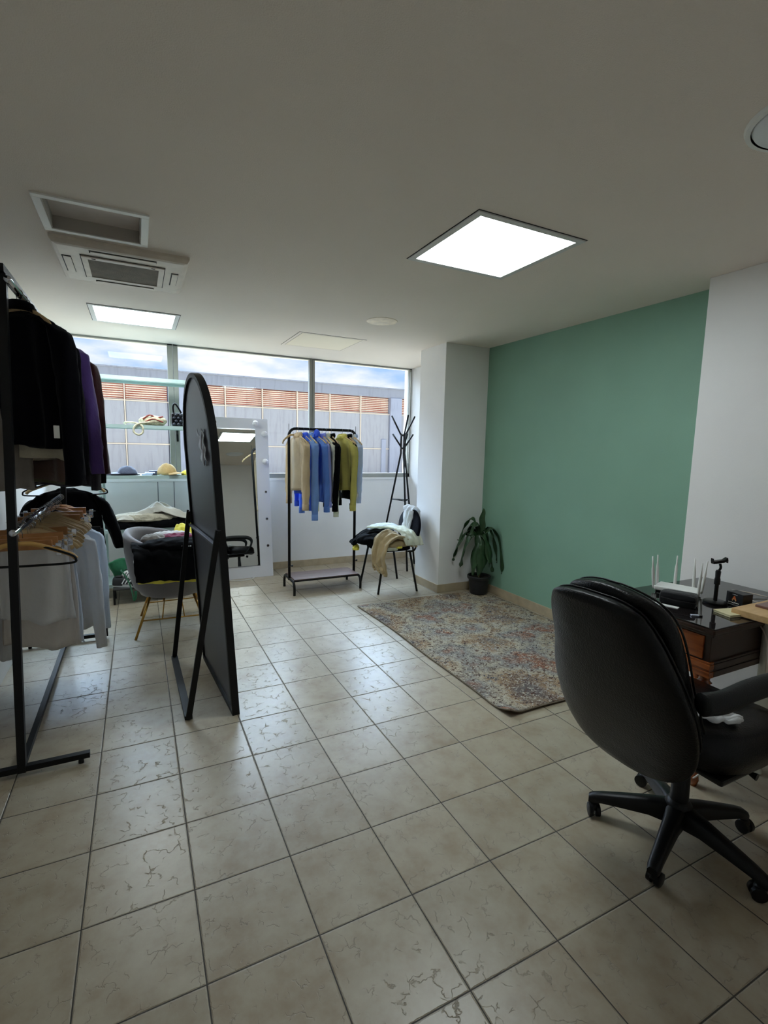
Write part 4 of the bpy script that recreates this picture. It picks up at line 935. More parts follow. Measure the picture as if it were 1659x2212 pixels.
bulbs = [(0.60, VH-0.06, 1), (VW-0.05, VH-0.175, 1), (VW-0.05, VH-0.495, 1), (0.165, VH-0.055, 0), (VW-0.05, VH-0.84, 0), (VW-0.05, VH-1.15, 0), (VW-0.05, VH-1.46, 0), (0.05, VH-0.175, 1), (0.05, VH-0.495, 1)]
for x, z, lit in bulbs:
    b = BM(); M_ = VM @ Matrix.Translation((x, 0, z)) @ Matrix.Rotation(PI/2, 4, 'X')
    q = BM(); lathe(q, [(0.001, 0.006), (0.014, 0.006), (0.018, 0.0), (0.018, -0.002)], (0, 0, 0), 20); merge(b, q, M_)
    s_ = obj('bulb_socket', b, CHROME if not lit else WHITEP, t, smooth=True, angle=40)
    b = BM()
    if lit: q = BM(); bmesh.ops.create_uvsphere(q, u_segments=20, v_segments=12, radius=0.033); merge(b, q, M_ @ Matrix.Translation((0, 0, 0.030))); obj('bulb', b, BULB, s_, smooth=True)
    else: q = BM(); lathe(q, [(0.001, 0.008), (0.010, 0.008), (0.011, 0.004)], (0, 0, 0), 16); merge(b, q, M_); obj('socket_hole', b, DARK, s_)
b = BM(); tube(b, smooth_path([(1.02, 4.60, 0.006), (0.98, 4.55, 0.005), (0.86, 4.52, 0.005), (0.76, 4.55, 0.005), (0.70, 4.60, 0.006)], 6), 0.004, 6); o = obj('power_cord', b, WHITEP, t, smooth=True)

# ------------------------------------------------------------------ coat stand behind the visitor chair
t = thing('coat_stand', 'black metal tripod coat stand with six arms in the window corner', 'coat stand', (2.85, 4.5, 0))
feet = [(2.67, 4.77), (2.80, 4.22), (3.08, 4.53)]
for k, (fx, fy) in enumerate(feet):
    d = Vector((fx-2.85, fy-4.5, 0)).normalized(); ax_, ay_ = 2.85+d.x*0.028, 4.5+d.y*0.028
    out = Vector((2.85-d.x*0.155, 4.5-d.y*0.155, 1.88))
    b = BM(); pts = [Vector((fx, fy, 0.0)), Vector((ax_, ay_, 1.44)), Vector((2.85+d.x*0.03, 4.5+d.y*0.03, 1.52)), Vector((2.85+d.x*0.03, 4.5+d.y*0.03, 1.68))]
    tube(b, [pts[0], pts[1], pts[2], pts[3]], 0.012, 8); obj('leg', b, BLK, t, smooth=True)
    up_ = Vector((2.85+d.x*0.03, 4.5+d.y*0.03, 1.66))
    b = BM(); tube(b, [up_, up_+Vector((d.x*0.14, d.y*0.14, 0.24))], 0.011, 8); obj('arm', b, BLK, t, smooth=True)
    lo_ = Vector((2.85+d.x*0.03, 4.5+d.y*0.03, 1.52))
    b = BM(); tube(b, [lo_, lo_+Vector((d.x*0.12, d.y*0.12, 0.155))], 0.011, 8); obj('arm', b, BLK, t, smooth=True)
for z in (1.50, 1.66):
    b = BM(); lathe(b, [(0.001, z-0.012), (0.032, z-0.012), (0.032, z+0.012), (0.001, z+0.012)], (2.85, 4.5, 0), 20); obj('collar', b, BLK, t, smooth=True, angle=40)
def legpt(k, z): fx, fy = feet[k]; d = Vector((fx-2.85, fy-4.5, 0)).normalized(); a = Vector((fx, fy, 0)); c = Vector((2.85+d.x*0.028, 4.5+d.y*0.028, 1.44)); return a.lerp(c, z/1.44)
b = BM()
for i, j in ((0, 1), (1, 2), (2, 0)): tube(b, [legpt(i, 0.855), legpt(j, 0.855)], 0.006, 8)
obj('brace', b, BLK, t, smooth=True)

# ------------------------------------------------------------------ visitor chair with clothes
t = thing('visitor_chair', 'black padded visitor chair with thin tube legs beside the pillar', 'chair', (2.29, 3.72, 0))
for (fx, fy), (tx, ty) in (((2.05, 3.485), (2.13, 3.53)), ((2.485, 3.44), (2.43, 3.52)), ((2.525, 3.965), (2.44, 3.93)), ((2.085, 4.01), (2.14, 3.94))):
    b = BM(); tube(b, [(fx, fy, 0), (tx, ty, 0.425)], 0.0115, 10); lg = obj('leg', b, BLK, t, smooth=True)
b = BM()
for s_ in (3.55, 3.91): tube(b, smooth_path([(2.42, s_, 0.415), (2.50, s_, 0.42), (2.53, s_, 0.50), (2.535, s_, 0.62)], 6), 0.010, 8)
obj('back_support', b, BLK, t, smooth=True)
rings = []
for z, s_ in ((0.425, 0.90), (0.435, 1.0), (0.465, 1.0), (0.48, 0.92)):
    rings.append([(2.28+math.copysign(abs(math.cos(a))**0.55, math.cos(a))*0.205*s_, 3.73+math.copysign(abs(math.sin(a))**0.55, math.sin(a))*0.215*s_, z) for a in [2*PI*k/36 for k in range(36)]])
b = BM(); loft(b, rings); obj('seat', b, NAVY, t, smooth=True, angle=50)
rings = []
out = []
for k in range(37):
    a = PI*k/36; out.append((math.cos(a)*0.225, 0.66+math.sin(a)*0.185))
out += [(-0.205, 0.535), (-0.15, 0.505), (0.15, 0.505), (0.205, 0.535)]
for dx_, s_ in ((-0.022, 0.9), (-0.014, 1.0), (0.014, 1.0), (0.022, 0.92)):
    rings.append([(2.525+dx_+0.10*(z-0.5)+0.12*(y*s_)**2*-1, 3.73+y*s_, 0.67+(z-0.67)*s_) for y, z in out])
b = BM(); loft(b, rings); obj('backrest', b, NAVY, t, smooth=True, angle=50)
VG = 'clothes piled on the visitor chair'
lump('trousers', 'black trousers spilling off the window-side corner of the visitor chair seat', 'trousers', C_BLACK, (2.17, 3.80, 0.485), (0.22, 0.20, 0.085), 21, 0.02, 10, group=VG)
drape('trousers', 'black trouser leg reaching out to the left from the visitor chair pile', 'trousers', C_BLACK, [(2.33, 3.75, 0.60), (2.20, 3.82, 0.615), (2.08, 3.88, 0.58), (1.98, 3.90, 0.51), (1.92, 3.90, 0.47)], (0.2, 1, 0), 0.30, 2.3, 0.012, 0.02, VG, taper=0.55)
drape('khaki_trousers', 'khaki trousers folded over the front edge of the visitor chair, leg hanging down', 'trousers', C_KHK, [(2.44, 3.55, 0.50), (2.32, 3.53, 0.58), (2.19, 3.50, 0.615), (2.09, 3.48, 0.57), (2.04, 3.46, 0.47), (2.03, 3.44, 0.35), (2.05, 3.44, 0.245)], (0.42, -0.9, -0.3), 0.20, 5.5, 0.018, 0.022, VG, freq=8, taper=0.1)
lump('khaki_trousers', 'khaki trouser waistband bunched on the visitor chair seat', 'trousers', C_KHK, (2.28, 3.56, 0.487), (0.20, 0.11, 0.055), 22, 0.016, 16, rz=0.1, group=VG, aniso=(1, 2.5, 1))
drape('shirt', 'pale mint shirt draped across the back half of the visitor chair seat', 'shirt', C_IVO, [(2.20, 3.90, 0.635), (2.32, 3.78, 0.65), (2.40, 3.66, 0.645), (2.42, 3.55, 0.625), (2.43, 3.47, 0.57), (2.44, 3.44, 0.50)], (1, 0.35, -0.10), 0.27, 6.1, 0.012, 0.008, VG)
lump('shirt', 'white shirt crumpled on top of the visitor chair pile', 'shirt', C_WHT2, (2.30, 3.90, 0.60), (0.18, 0.09, 0.05), 24, 0.016, 15, group=VG)
lump('scarf', 'small white cloth under the front edge of the visitor chair pile', 'scarf', C_IVO, (2.20, 3.50, 0.452), (0.07, 0.045, 0.035), 25, 0.012, 25, group=VG)
lump('scarf', 'lemon yellow cloth end poking out at the left of the visitor chair pile', 'scarf', C_LEM, (1.955, 3.86, 0.405), (0.035, 0.035, 0.045), 26, 0.008, 30, group=VG)
lump('scarf', 'bit of lemon yellow cloth above the seat front of the visitor chair', 'scarf', C_LEM, (2.275, 3.475, 0.475), (0.035, 0.03, 0.03), 27, 0.008, 30, group=VG)
drape('t_shirt', 'white top hung over the backrest of the visitor chair', 't-shirt', C_WHT, [(2.60, 3.72, 0.72), (2.60, 3.72, 0.82), (2.565, 3.72, 0.866), (2.52, 3.72, 0.845), (2.508, 3.73, 0.76), (2.50, 3.74, 0.68), (2.495, 3.745, 0.625)], (0, 1, 0.02), 0.22, 7.7, 0.014, 0.010, VG, taper=0.35, freq=7)

# ------------------------------------------------------------------ potted dracaena
t = thing('potted_plant', 'drooping dark green dracaena in a black pot on the rug corner', 'plant', (3.03, 3.10, 0.012))
b = BM(); lathe(b, [(0.001, 0.014), (0.082, 0.014), (0.090, 0.02), (0.105, 0.17), (0.118, 0.172), (0.122, 0.18), (0.122, 0.200), (0.116, 0.206), (0.108, 0.200), (0.106, 0.178)], (3.03, 3.10, 0), 40, False)
lathe(b, [(0.001, 0.014), (0.082, 0.014)], (3.03, 3.10, 0), 40, False); obj('pot', b, POT, t, smooth=True, angle=40)
b = BM(); lathe(b, [(0.001, 0.180), (0.107, 0.178)], (3.03, 3.10, 0), 30, False); obj('soil', b, SOIL, t)
b = BM(); tube(b, smooth_path([(3.03, 3.10, 0.17), (3.034, 3.10, 0.35), (3.028, 3.10, 0.52), (3.03, 3.10, 0.62)], 5), [0.011]*16, 10); obj('cane', b, STEM, t, smooth=True)
def leaf(az, reach, rise, drop, wd, z0, seed, curl=0.0):
    d = Vector((math.cos(az), math.sin(az), 0)); s_ = Vector((-math.sin(az), math.cos(az), 0))
    p0 = Vector((3.03, 3.10, z0)); P = smooth_path([p0, p0+d*reach*0.35+Vector((0, 0, rise)), p0+d*reach*0.75+Vector((0, 0, rise*0.75-drop*0.25)), p0+d*reach+Vector((0, 0, -drop*0.7)), p0+d*reach*(1.02)+Vector((0, 0, -drop))], 8); n = len(P)-1
    def f(u, v):
        i = min(int(u*n), n-1); q = P[i].lerp(P[i+1], u*n-i); tt = (P[i+1]-P[i]).normalized(); nn = s_.cross(tt)
        w_ = wd*1.55*(0.18+0.82*math.sin(min(1, u*1.04+0.02)*PI)**0.6) if u < 0.97 else wd*0.15
        x = (v-0.5)*w_; 
        q = q+s_*x+nn*(abs(v-0.5)*0.45*w_+0.016*math.sin(u*15+seed)*(v-0.5)*2)+s_*(0.010*math.sin(u*9+seed*2))
        q.x = min(q.x, 3.185); q.y = min(q.y, 3.29)
        return q
    b = BM(); sheet(b, f, 26, 6, 0.0012); obj('leaf', b, LEAF, t, smooth=True)
CAMAZ = math.atan2(-0.95-3.1, -0.12-3.03)
rl = CAMAZ-PI/2   # towards the left of the picture
specs = [  # azimuth offset from the camera-left direction, reach, rise, drop, width, z0
 (0.0, 0.27, 0.10, 0.24, 0.045, 0.58), (0.25, 0.20, 0.12, 0.30, 0.060, 0.58), (PI, 0.27, 0.12, 0.36, 0.045, 0.60), (PI-0.4, 0.14, 0.05, 0.30, 0.05, 0.56),
 (PI/2, 0.10, 0.06, 0.36, 0.070, 0.58), (PI/2-0.6, 0.11, 0.03, 0.34, 0.070, 0.56), (PI/2+0.5, 0.09, 0.03, 0.26, 0.065, 0.56), (PI/2+0.9, 0.13, 0.06, 0.28, 0.055, 0.60),
 (-0.25, 0.15, 0.16, -0.05, 0.050, 0.60), (0.5, 0.13, 0.14, -0.02, 0.060, 0.62), (-0.1, 0.22, 0.20, 0.04, 0.028, 0.60),
 (PI+0.2, 0.18, 0.14, 0.24, 0.030, 0.58), (PI-0.1, 0.10, 0.10, 0.16, 0.045, 0.60), (-PI/2, 0.07, 0.12, 0.10, 0.05, 0.6)]
for k, (da, re_, ri, dr, wd, z0) in enumerate(specs): leaf(rl-da if False else rl+da*1.0, re_, ri, dr, wd, z0, k)
P0 = Vector((3.03, 3.10, 0.60))
def upf(u, v):
    c = P0+Vector((-0.004, 0, 0))+Vector((0.006*u, -0.01*u, 0.31*u)); w_ = 0.062*math.sin(min(1, u*0.96+0.04)*PI)**0.55
    s_ = Vector((math.cos(rl), math.sin(rl), 0)); return c+s_*((v-0.5)*w_+0.006*math.sin(u*12))+Vector((0, -1, 0))*abs(v-0.5)*0.02
b = BM(); sheet(b, upf, 24, 6, 0.0012); obj('leaf', b, LEAF, t, smooth=True)

# ------------------------------------------------------------------ dark wooden desk
DX0, DX1, DY0, DY1, DZ = 2.06, 2.965, 0.225, 0.815, 0.755
t = thing('wooden_desk', 'polished mahogany desk with smoked glass top and turned legs by the white wall', 'desk', ((DX0+DX1)/2, (DY0+DY1)/2, 0))
b = BM(); box(b, DX0, DX1, DY0, DY1, DZ-0.022, DZ, 0.006); box(b, DX0+0.006, DX1-0.006, DY0+0.006, DY1-0.006, DZ-0.034, DZ-0.020, 0.004); obj('top', b, MAHOGD, t)
b = BM(); box(b, DX0+0.004, DX1-0.004, DY0+0.004, DY1-0.004, DZ, DZ+0.006, 0.0015); obj('glass_sheet', b, SMOKE, t)
b = BM(); box(b, DX0+0.022, DX1-0.03, DY0+0.022, DY1-0.022, DZ-0.205, DZ-0.034, 0.002); obj('carcass', b, MAHOGD, t)
b = BM(); box(b, DX0+0.014, DX0+0.024, DY0+0.050, DY1-0.050, DZ-0.145, DZ-0.040, 0.003); dr = obj('drawer', b, MAHOG, t)
b = BM(); lathe(b, [(0.001, 0), (0.008, 0), (0.012, 0.012), (0.010, 0.02), (0.001, 0.022)], (0, 0, 0), 16); b.transform(Matrix.Translation((DX0+0.014, (DY0+DY1)/2, DZ-0.09)) @ Matrix.Rotation(-PI/2, 4, 'Y')); obj('knob', b, GOLD, dr, smooth=True)
b = BM()
for z0_, z1_, e_ in ((0.152, 0.162, 0.012), (0.162, 0.185, 0.016), (0.185, 0.195, 0.010), (0.195, 0.222, 0.018)): box(b, DX0+0.02-e_*0.5, DX0+0.045, DY0+0.02-e_*0.5, DY1-0.02+e_*0.5, DZ-z1_, DZ-z0_, 0.002)
obj('moulding', b, MAHOG, t)
b = BM()
for z0_, z1_, e_ in ((0.152, 0.162, 0.012), (0.162, 0.185, 0.016), (0.185, 0.195, 0.010), (0.195, 0.222, 0.018)): box(b, DX0+0.045, DX1-0.03, DY0+0.02-e_*0.5, DY1-0.02+e_*0.5, DZ-z1_, DZ-z0_, 0.002)
obj('moulding', b, MAHOGD, t)
for x in (DX0+0.048, DX1-0.055):
    for y in (DY0+0.048, DY1-0.048):
        b = BM(); lathe(b, [(0.030, 0.535), (0.022, 0.520), (0.020, 0.508), (0.030, 0.500), (0.022, 0.492), (0.027, 0.475), (0.036, 0.45), (0.037, 0.42), (0.030, 0.38), (0.022, 0.33), (0.019, 0.25), (0.017, 0.12), (0.024, 0.09), (0.016, 0.07), (0.022, 0.03), (0.015, 0.0)], (x, y, 0), 24); obj('leg', b, MAHOG, t, smooth=True)
DT = DZ+0.006
# router
t = thing('wifi_router', 'flat white router with six upright antennas on the mahogany desk', 'router', (2.455, 0.650, DT), None, math.radians(-70))
b = BM(); box(b, -0.10, 0.10, -0.065, 0.065, 0.012, 0.034, 0.006); obj('case', b, WHITEP, t, local=True)
b = BM(); box(b, -0.092, 0.092, -0.058, 0.058, 0.0, 0.013, 0.003); obj('base', b, BLKPL, t, local=True)
for x, y, lx, ly in ((-0.105, -0.045, -0.015, -0.012), (-0.105, 0.02, -0.006, -0.014), (-0.03, 0.068, 0.0, 0.0), (0.105, -0.05, 0.004, 0.006), (0.105, 0.02, 0.012, 0.018), (0.06, 0.068, -0.006, 0.0)):
    b = BM(); p = Vector((x, y, 0.015)); d = Vector((lx, ly, 0.175)); tube(b, [p, p+d*0.08, p+d*0.35, p+d*0.6, p+d*0.75, p+d], [0.006, 0.0075, 0.0078, 0.0068, 0.0038, 0.003], 10); obj('antenna', b, WHITEP, t, smooth=True, local=True)
# pouch, charger, note, lighter
t = thing('cloth_pouch', 'soft black pouch lying in front of the router', 'pouch', (2.265, 0.520, DT), None, math.radians(-68))
b = BM(); box(b, -0.080, 0.080, -0.048, 0.048, 0.0, 0.062, 0.022); bmesh.ops.subdivide_edges(b, edges=list(b.edges), cuts=3, use_grid_fill=True); crumple(b, 0.005, 25, 2)
for v in b.verts: v.co.z = max(v.co.z, 0.0005)
obj('body', b, cloth('black_nylon', (26, 26, 28), 0.08, 0.3, 0.6), t, smooth=True, local=True)
b = BM(); tube(b, smooth_path([(-0.07, -0.052, 0.035), (0.0, -0.058, 0.032), (0.082, -0.05, 0.03)], 6), 0.0025, 6); box(b, -0.095, -0.08, -0.035, -0.02, 0.02, 0.045, 0.002); obj('zip', b, BLKPL, t, local=True)
b = BM(); box(b, 2.155, 2.185, 0.66, 0.70, DT, DT+0.016, 0.004); tube(b, smooth_path([(2.18, 0.665, DT+0.01), (2.20, 0.64, DT+0.016), (2.17, 0.62, DT+0.006), (2.20, 0.60, DT+0.012), (2.215, 0.63, DT+0.006)], 6), 0.004, 6); o = obj('coiled_charger', b, BLKPL); tag(o, 'small black charger with coiled lead on the desk corner', 'charger')
b = BM(); box(b, -0.075, 0.055, -0.016, 0.016, 0, 0.003, 0.001, xf((2.185, 0.53, DT), math.radians(-72))); o = obj('paper_strip', b, WHITEP); tag(o, 'white paper strip between the pouch and the office chair', 'paper')
t = thing('usb_stick', 'small black and silver stick lying on the glass desk top', 'usb stick', (2.165, 0.372, DT), None, math.radians(-35))
b = BM(); box(b, -0.022, 0.012, -0.008, 0.008, 0, 0.008, 0.002); obj('body', b, mat('silver_plastic', (200, 205, 225), 0.25, 0.3), t, local=True)
b = BM(); box(b, 0.012, 0.026, -0.007, 0.007, 0.0005, 0.007, 0.001); box(b, -0.022, 0.012, -0.0085, 0.0085, 0.002, 0.0045); obj('cap', b, BLKPL, t, local=True)
# phone stand
PS = Vector((2.455, 0.455, DT))
t = thing('phone_stand', 'black phone holder on a round base and short pole', 'phone stand', PS)
b = BM(); lathe(b, [(0.001, 0), (0.052, 0), (0.054, 0.004), (0.053, 0.012), (0.046, 0.016), (0.001, 0.018)], PS, 36); obj('base', b, BLKPL, t, smooth=True, angle=40)
b = BM(); lathe(b, [(0.009, 0.014), (0.009, 0.10), (0.0135, 0.10), (0.0135, 0.125), (0.011, 0.135), (0.0125, 0.165), (0.009, 0.172), (0.001, 0.172)], PS, 16); obj('pole', b, BLKPL, t, smooth=True, angle=40)
b = BM(); tube(b, smooth_path([PS+Vector((0, 0, 0.165)), PS+Vector((0.006, -0.006, 0.185)), PS+Vector((0.004, -0.002, 0.205))], 5), 0.006, 8)
RLd = Vector((math.cos(-0.463), math.sin(-0.463), 0)); q = PS+Vector((0, 0, 0.212))
loft(b, [[q+RLd*x+Vector((0, 0, z+zz))+Vector((0.45, 0.9, 0))*yy for yy, zz in ((-0.011, -0.006), (0.011, -0.006), (0.011, 0.007), (-0.011, 0.007))] for x, z in ((-0.036, 0.012), (-0.033, -0.002), (-0.018, 0.0), (0, 0.004), (0.018, 0.006), (0.026, 0.012), (0.034, 0.018), (0.037, 0.004))]); obj('clamp', b, BLKPL, t, smooth=True, angle=50)
# small black box with printed emblem
BXc = (2.530, 0.385, DT); brz = math.radians(-100)
t = thing('gift_box', 'small black printed carton beside the phone stand', 'box', BXc, None, brz)
b = BM(); box(b, -0.043, 0.043, -0.032, 0.032, 0, 0.068, 0.002); obj('carton', b, mat('black_card', (18, 18, 22), 0.45), t, local=True)
YO = -0.0324
def strokes(bm, zc, x0, x1, hgt, seed, th=0.0016):
    r = random.Random(seed); x = x0
    while x < x1:
        w_ = r.uniform(0.0022, 0.0042)
        pts = [(x, YO, zc+r.uniform(-hgt, hgt)*0.5), (x+w_*0.5, YO, zc+r.uniform(-hgt, hgt)), (x+w_, YO, zc+r.uniform(-hgt, hgt)*0.5)]
        tube(bm, pts, th*0.5, 5); x += w_*1.1
b = BM(); strokes(b, 0.0175, -0.028, 0.024, 0.005, 2, 0.0028); strokes(b, 0.0075, -0.034, 0.030, 0.0012, 3, 0.0014); strokes(b, 0.0585, -0.013, 0.014, 0.0018, 4, 0.0014); obj('printed_script', b, WHITEP, t, local=True)
b = BM(); box(b, -0.006, 0.006, YO-0.0006, YO, 0.034, 0.045, 0.0005); ellipsoid(b, (0, YO, 0.047), (0.005, 0.0006, 0.004), 2); bar(b, (-0.006, YO, 0.042), (-0.012, YO, 0.030), 0.003, 0.001); bar(b, (0.006, YO, 0.042), (0.012, YO, 0.030), 0.003, 0.001); obj('printed_emblem', b, mat('orange_print', (206, 96, 40)), t, local=True)
b = BM(); bar(b, (-0.004, YO-0.001, 0.040), (-0.008, YO-0.001, 0.027), 0.003, 0.001); bar(b, (0.004, YO-0.001, 0.040), (0.008, YO-0.001, 0.027), 0.003, 0.001); obj('printed_highlight', b, mat('cream_print', (236, 216, 160)), t, local=True)

# ------------------------------------------------------------------ light table with round leg
TZ = 0.795
t = thing('beech_table', 'light beech table with thick round white leg at the right edge', 'table', (2.66, -0.1, 0))
b = BM(); box(b, 2.345, 2.965, -0.95, 0.320, TZ-0.030, TZ, 0.003); obj('tabletop', b, BEECH, t)
for x, y in ((2.485, 0.215), (2.90, 0.215), (2.485, -0.82), (2.90, -0.82)):
    b = BM(); lathe(b, [(0.036, 0.0), (0.030, 0.02), (0.030, TZ-0.04), (0.045, TZ-0.032)], (x, y, 0), 28); obj('leg', b, mat('white_leg_paint', (216, 216, 206), 0.4), t, smooth=True, angle=40)
t = thing('laptop', 'rose-brown laptop lying open on the beech table edge', 'laptop', (2.62, 0.10, TZ))
b = BM(); box(b, 2.47, 2.80, 0.07, 0.285, TZ, TZ+0.012, 0.004); obj('body', b, mat('rose_metal', (136, 104, 98), 0.35, 0.5), t)
b = BM()
for i in range(12):
    for j in range(4): box(b, 2.505+i*0.0225, 2.523+i*0.0225, 0.115+j*0.034, 0.138+j*0.034, TZ+0.012, TZ+0.0135)
obj('keyboard', b, BLKPL, t)
b = BM(); bar(b, (2.635, 0.072, TZ+0.012), (2.635, -0.02, TZ+0.21), 0.33, 0.006, (0, 0.9, 0.4)); obj('screen_lid', b, mat('rose_metal_lid', (130, 100, 96), 0.35, 0.5), t)
t = thing('notebook', 'cream booklet tucked at the beech table edge on the mahogany desk', 'notebook', (2.36, 0.345, DT))
b = BM(); box(b, -0.045, 0.060, -0.045, 0.045, 0, 0.010, 0.001, xf((2.345, 0.325, DT+0.001), math.radians(-14))); obj('pages', b, mat('cream_paper', (224, 216, 176), 0.7), t)
b = BM(); box(b, -0.047, 0.062, -0.047, 0.047, 0.010, 0.0115, 0, xf((2.345, 0.325, DT+0.001), math.radians(-14))); obj('cover', b, mat('cream_cover', (216, 208, 166), 0.6, 0, 0.05, 20), t)
cb = mat('white_cable', (214, 206, 196), 0.5)
b = BM(); tube(b, smooth_path([(2.47, 0.31, TZ-0.034), (2.42, 0.21, 0.70), (2.35, 0.155, 0.60), (2.30, 0.14, 0.50), (2.20, 0.15, 0.36), (2.12, 0.19, 0.22), (2.09, 0.24, 0.08), (2.10, 0.30, 0.004)], 8), 0.0035, 8); o = obj('charging_cable', b, cb, None, smooth=True); tag(o, 'white cable dropping from the beech table past the desk', 'cable')
b = BM(); tube(b, smooth_path([(2.66, 0.345, DT+0.006), (2.63, 0.42, DT+0.02), (2.68, 0.50, DT+0.03), (2.76, 0.47, DT+0.02), (2.82, 0.40, DT+0.006)], 8), 0.003, 8); o = obj('coiled_cable', b, cb, None, smooth=True); tag(o, 'white cable looped on the desk behind the beech table', 'cable')

# ------------------------------------------------------------------ black leather office chair
OC = Vector((1.725, 0.107, 0))
t = thing('office_chair', 'high-backed black leather office chair on a five-star base, facing the desk', 'chair', OC)
for k in range(5):
    a = math.radians(56+72*k); d = Vector((math.cos(a), math.sin(a), 0)); s_ = Vector((-d.y, d.x, 0))
    rings = []
    for r, zt, zb, hw in ((0.02, 0.155, 0.075, 0.034), (0.10, 0.142, 0.082, 0.028), (0.20, 0.118, 0.073, 0.024), (0.27, 0.100, 0.066, 0.022), (0.305, 0.088, 0.055, 0.021), (0.32, 0.078, 0.055, 0.017)):
        rings.append([OC+d*r+s_*(hw*x)+Vector((0, 0, z)) for x, z in ((-1, zb), (-1, zt-0.010), (-0.6, zt), (0.6, zt), (1, zt-0.010), (1, zb), (0.5, zb-0.002), (-0.5, zb-0.002))])
    b = BM(); loft(b, rings); obj('base_arm', b, BLKPL, t, smooth=True, angle=50)
    ca = a+0.9+k; cd = Vector((math.cos(ca), math.sin(ca), 0)); cs = Vector((-cd.y, cd.x, 0)); cc = OC+d*0.302
    b = BM(); tube(b, [cc+Vector((0, 0, 0.06)), cc+Vector((0, 0, 0.03))], 0.012, 10); ellipsoid(b, cc+cd*0.010+Vector((0, 0, 0.040)), (0.022, 0.022, 0.020), 2); cst = obj('caster', b, BLKPL, t, smooth=True)
    for sg in (-1, 1):
        b = BM(); c0 = cc+cd*0.016+cs*(sg*0.014)+Vector((0, 0, 0.0265)); lv = cs*0.009
        tube(b, [c0-lv, c0-lv*0.8, c0+lv*0.8, c0+lv], [0.020, 0.0255, 0.0255, 0.020], 20); obj('wheel', b, BLKPL, cst, smooth=True, angle=40)
b = BM(); lathe(b, [(0.045, 0.07), (0.048, 0.15), (0.040, 0.165), (0.033, 0.17), (0.031, 0.27), (0.028, 0.275), (0.026, 0.40)], OC, 24); obj('gas_column', b, BLKPL, t, smooth=True, angle=40)
b = BM(); box(b, OC.x-0.26, OC.x+0.10, OC.y-0.07, OC.y+0.07, 0.385, 0.435, 0.012); tube(b, [OC+Vector((0.02, -0.08, 0.40)), OC+Vector((0.06, -0.19, 0.385)), OC+Vector((0.062, -0.22, 0.383))], [0.006, 0.006, 0.014], 8); tube(b, [OC+Vector((0.14, 0.0, 0.385)), OC+Vector((0.18, 0.0, 0.375))], 0.022, 12); obj('mechanism', b, BLKPL, t, smooth=True, angle=40)
# back shell and cushion, each from its own outline (z, far edge, near edge)
SH = [(0.350, 0.24, 0.14), (0.358, 0.29, 0.08), (0.38, 0.34, 0.02), (0.42, 0.385, -0.045), (0.50, 0.415, -0.105), (0.60, 0.415, -0.140), (0.70, 0.400, -0.146), (0.79, 0.372, -0.132), (0.86, 0.357, -0.110), (0.93, 0.354, -0.080), (0.98, 0.342, -0.050), (1.015, 0.320, -0.018), (1.035, 0.270, 0.03), (1.043, 0.20, 0.07)]
CU = [(0.48, 0.26, 0.04), (0.50, 0.34, -0.05), (0.56, 0.375, -0.092), (0.66, 0.375, -0.100), (0.77, 0.36, -0.092), (0.87, 0.350, -0.088), (0.955, 0.345, -0.075), (1.010, 0.330, -0.048), (1.042, 0.300, -0.005), (1.062, 0.245, 0.06), (1.070, 0.19, 0.11)]
def back_x(z): return 1.20+0.40*(1.0-z)-0.030*math.sin(max(0, min(1, (z-0.35)/0.7))*PI)
def outline(T, n=44):
    P = smooth_path([(0, y, z) for z, y, _ in T], 5); Q = smooth_path([(0, y, z) for z, _, y in T], 5)
    return [(p.z, p.y, q.y) for p, q in zip(P, Q)]
def pad(T, x_off, depth, name):
    rings = []
    for z, yl, yr in outline(T):
        hw = (yl-yr)/2; yc = (yl+yr)/2; xc = back_x(z)+x_off; dp = depth*(0.30+0.70*min(1.0, hw/0.17))
        rings.append([Vector((xc+math.copysign(abs(math.sin(a))**0.75, math.sin(a))*dp+0.018*(math.cos(a)*hw/0.27)**2, yc+math.copysign(abs(math.cos(a))**0.62, math.cos(a))*hw, z)) for a in [2*PI*k/44 for k in range(44)]])
    b = BM(); loft(b, rings); crumple(b, 0.0015, 9, 3); return obj(name, b, LEATHER, t, smooth=True)
shell = pad(SH, 0.020, 0.034, 'back_shell'); cush = pad(CU, 0.105, 0.046, 'back_cushion')
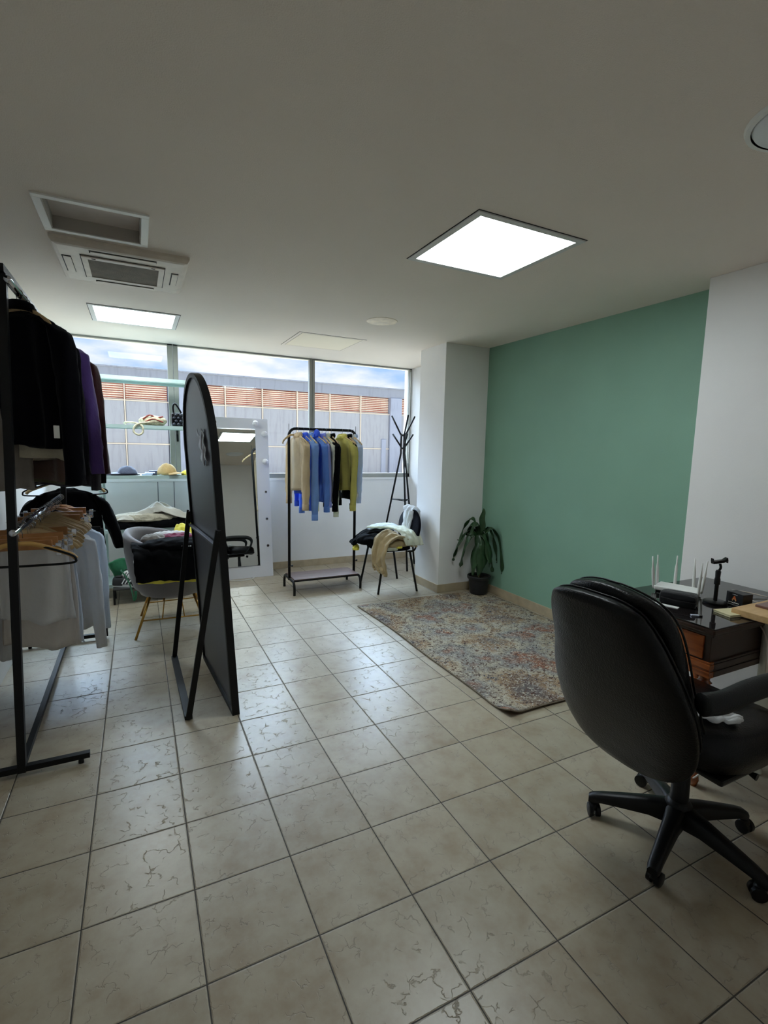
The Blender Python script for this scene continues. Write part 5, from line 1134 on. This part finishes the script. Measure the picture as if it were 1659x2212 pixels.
for par, T, xo in ((shell, SH, 0.036), (cush, CU, 0.128)):
    O = [q for q in outline(T) if q[0] > 0.60]
    pts = [Vector((back_x(z)+xo+0.018*((yl-yr)/0.54)**2, yl-0.003, z+0.002)) for z, yl, yr in O]+[Vector((back_x(z)+xo+0.018*((yl-yr)/0.54)**2, yr+0.003, z+0.002)) for z, yl, yr in O[::-1]]
    b = BM(); tube(b, pts, 0.0035, 6); obj('piping', b, LEATHER, par, smooth=True)
# seat
rings = []
for z, e_ in ((0.445, 0.86), (0.455, 0.96), (0.50, 1.0), (0.555, 0.98), (0.585, 0.88), (0.597, 0.6)):
    rings.append([Vector((1.745+math.copysign(abs(math.cos(a))**0.6, math.cos(a))*0.27*e_, OC.y+math.copysign(abs(math.sin(a))**0.6, math.sin(a))*0.262*e_, z-0.035*max(0, math.cos(a))**3-0.012*(1-abs(math.cos(a)))*(z > 0.58)+0.015*max(0, -math.cos(a)))) for a in [2*PI*k/44 for k in range(44)]])
b = BM(); loft(b, rings); crumple(b, 0.004, 9, 6); obj('seat', b, LEATHER, t, smooth=True)
b = BM(); box(b, 1.54, 1.99, OC.y-0.235, OC.y+0.235, 0.428, 0.450, 0.008); obj('seat_pan', b, BLKPL, t)
for s_ in (-1, 1):
    yy = OC.y+0.01+s_*0.268
    P = smooth_path([(1.375, yy-s_*0.02, 0.755), (1.45, yy, 0.758), (1.58, yy, 0.765), (1.72, yy, 0.762), (1.86, yy, 0.745), (1.93, yy, 0.69), (1.92, yy, 0.60), (1.86, yy-s_*0.02, 0.50), (1.80, yy-s_*0.05, 0.44)], 7); n = len(P)
    rr = [0.036 if i < n*0.55 else 0.036-0.016*min(1, (i-n*0.55)/(n*0.15)) for i in range(n)]
    b = BM(); tube(b, P, rr, 14, sx=0.85); obj('armrest', b, mat('armrest_rubber', (20, 22, 23), 0.55, 0, 0.05, 8, 0.2, 200, spec=0.3), t, smooth=True)
drape('handkerchief', 'crumpled white cloth on the seat of the office chair', 'cloth', C_WHT, [(1.56, 0.02, 0.635), (1.60, -0.02, 0.625), (1.64, -0.05, 0.612), (1.70, -0.08, 0.606)], (0.5, 0.9, 0), 0.11, 3.3, 0.012, 0.004, None, 24, 16, taper=0.7)
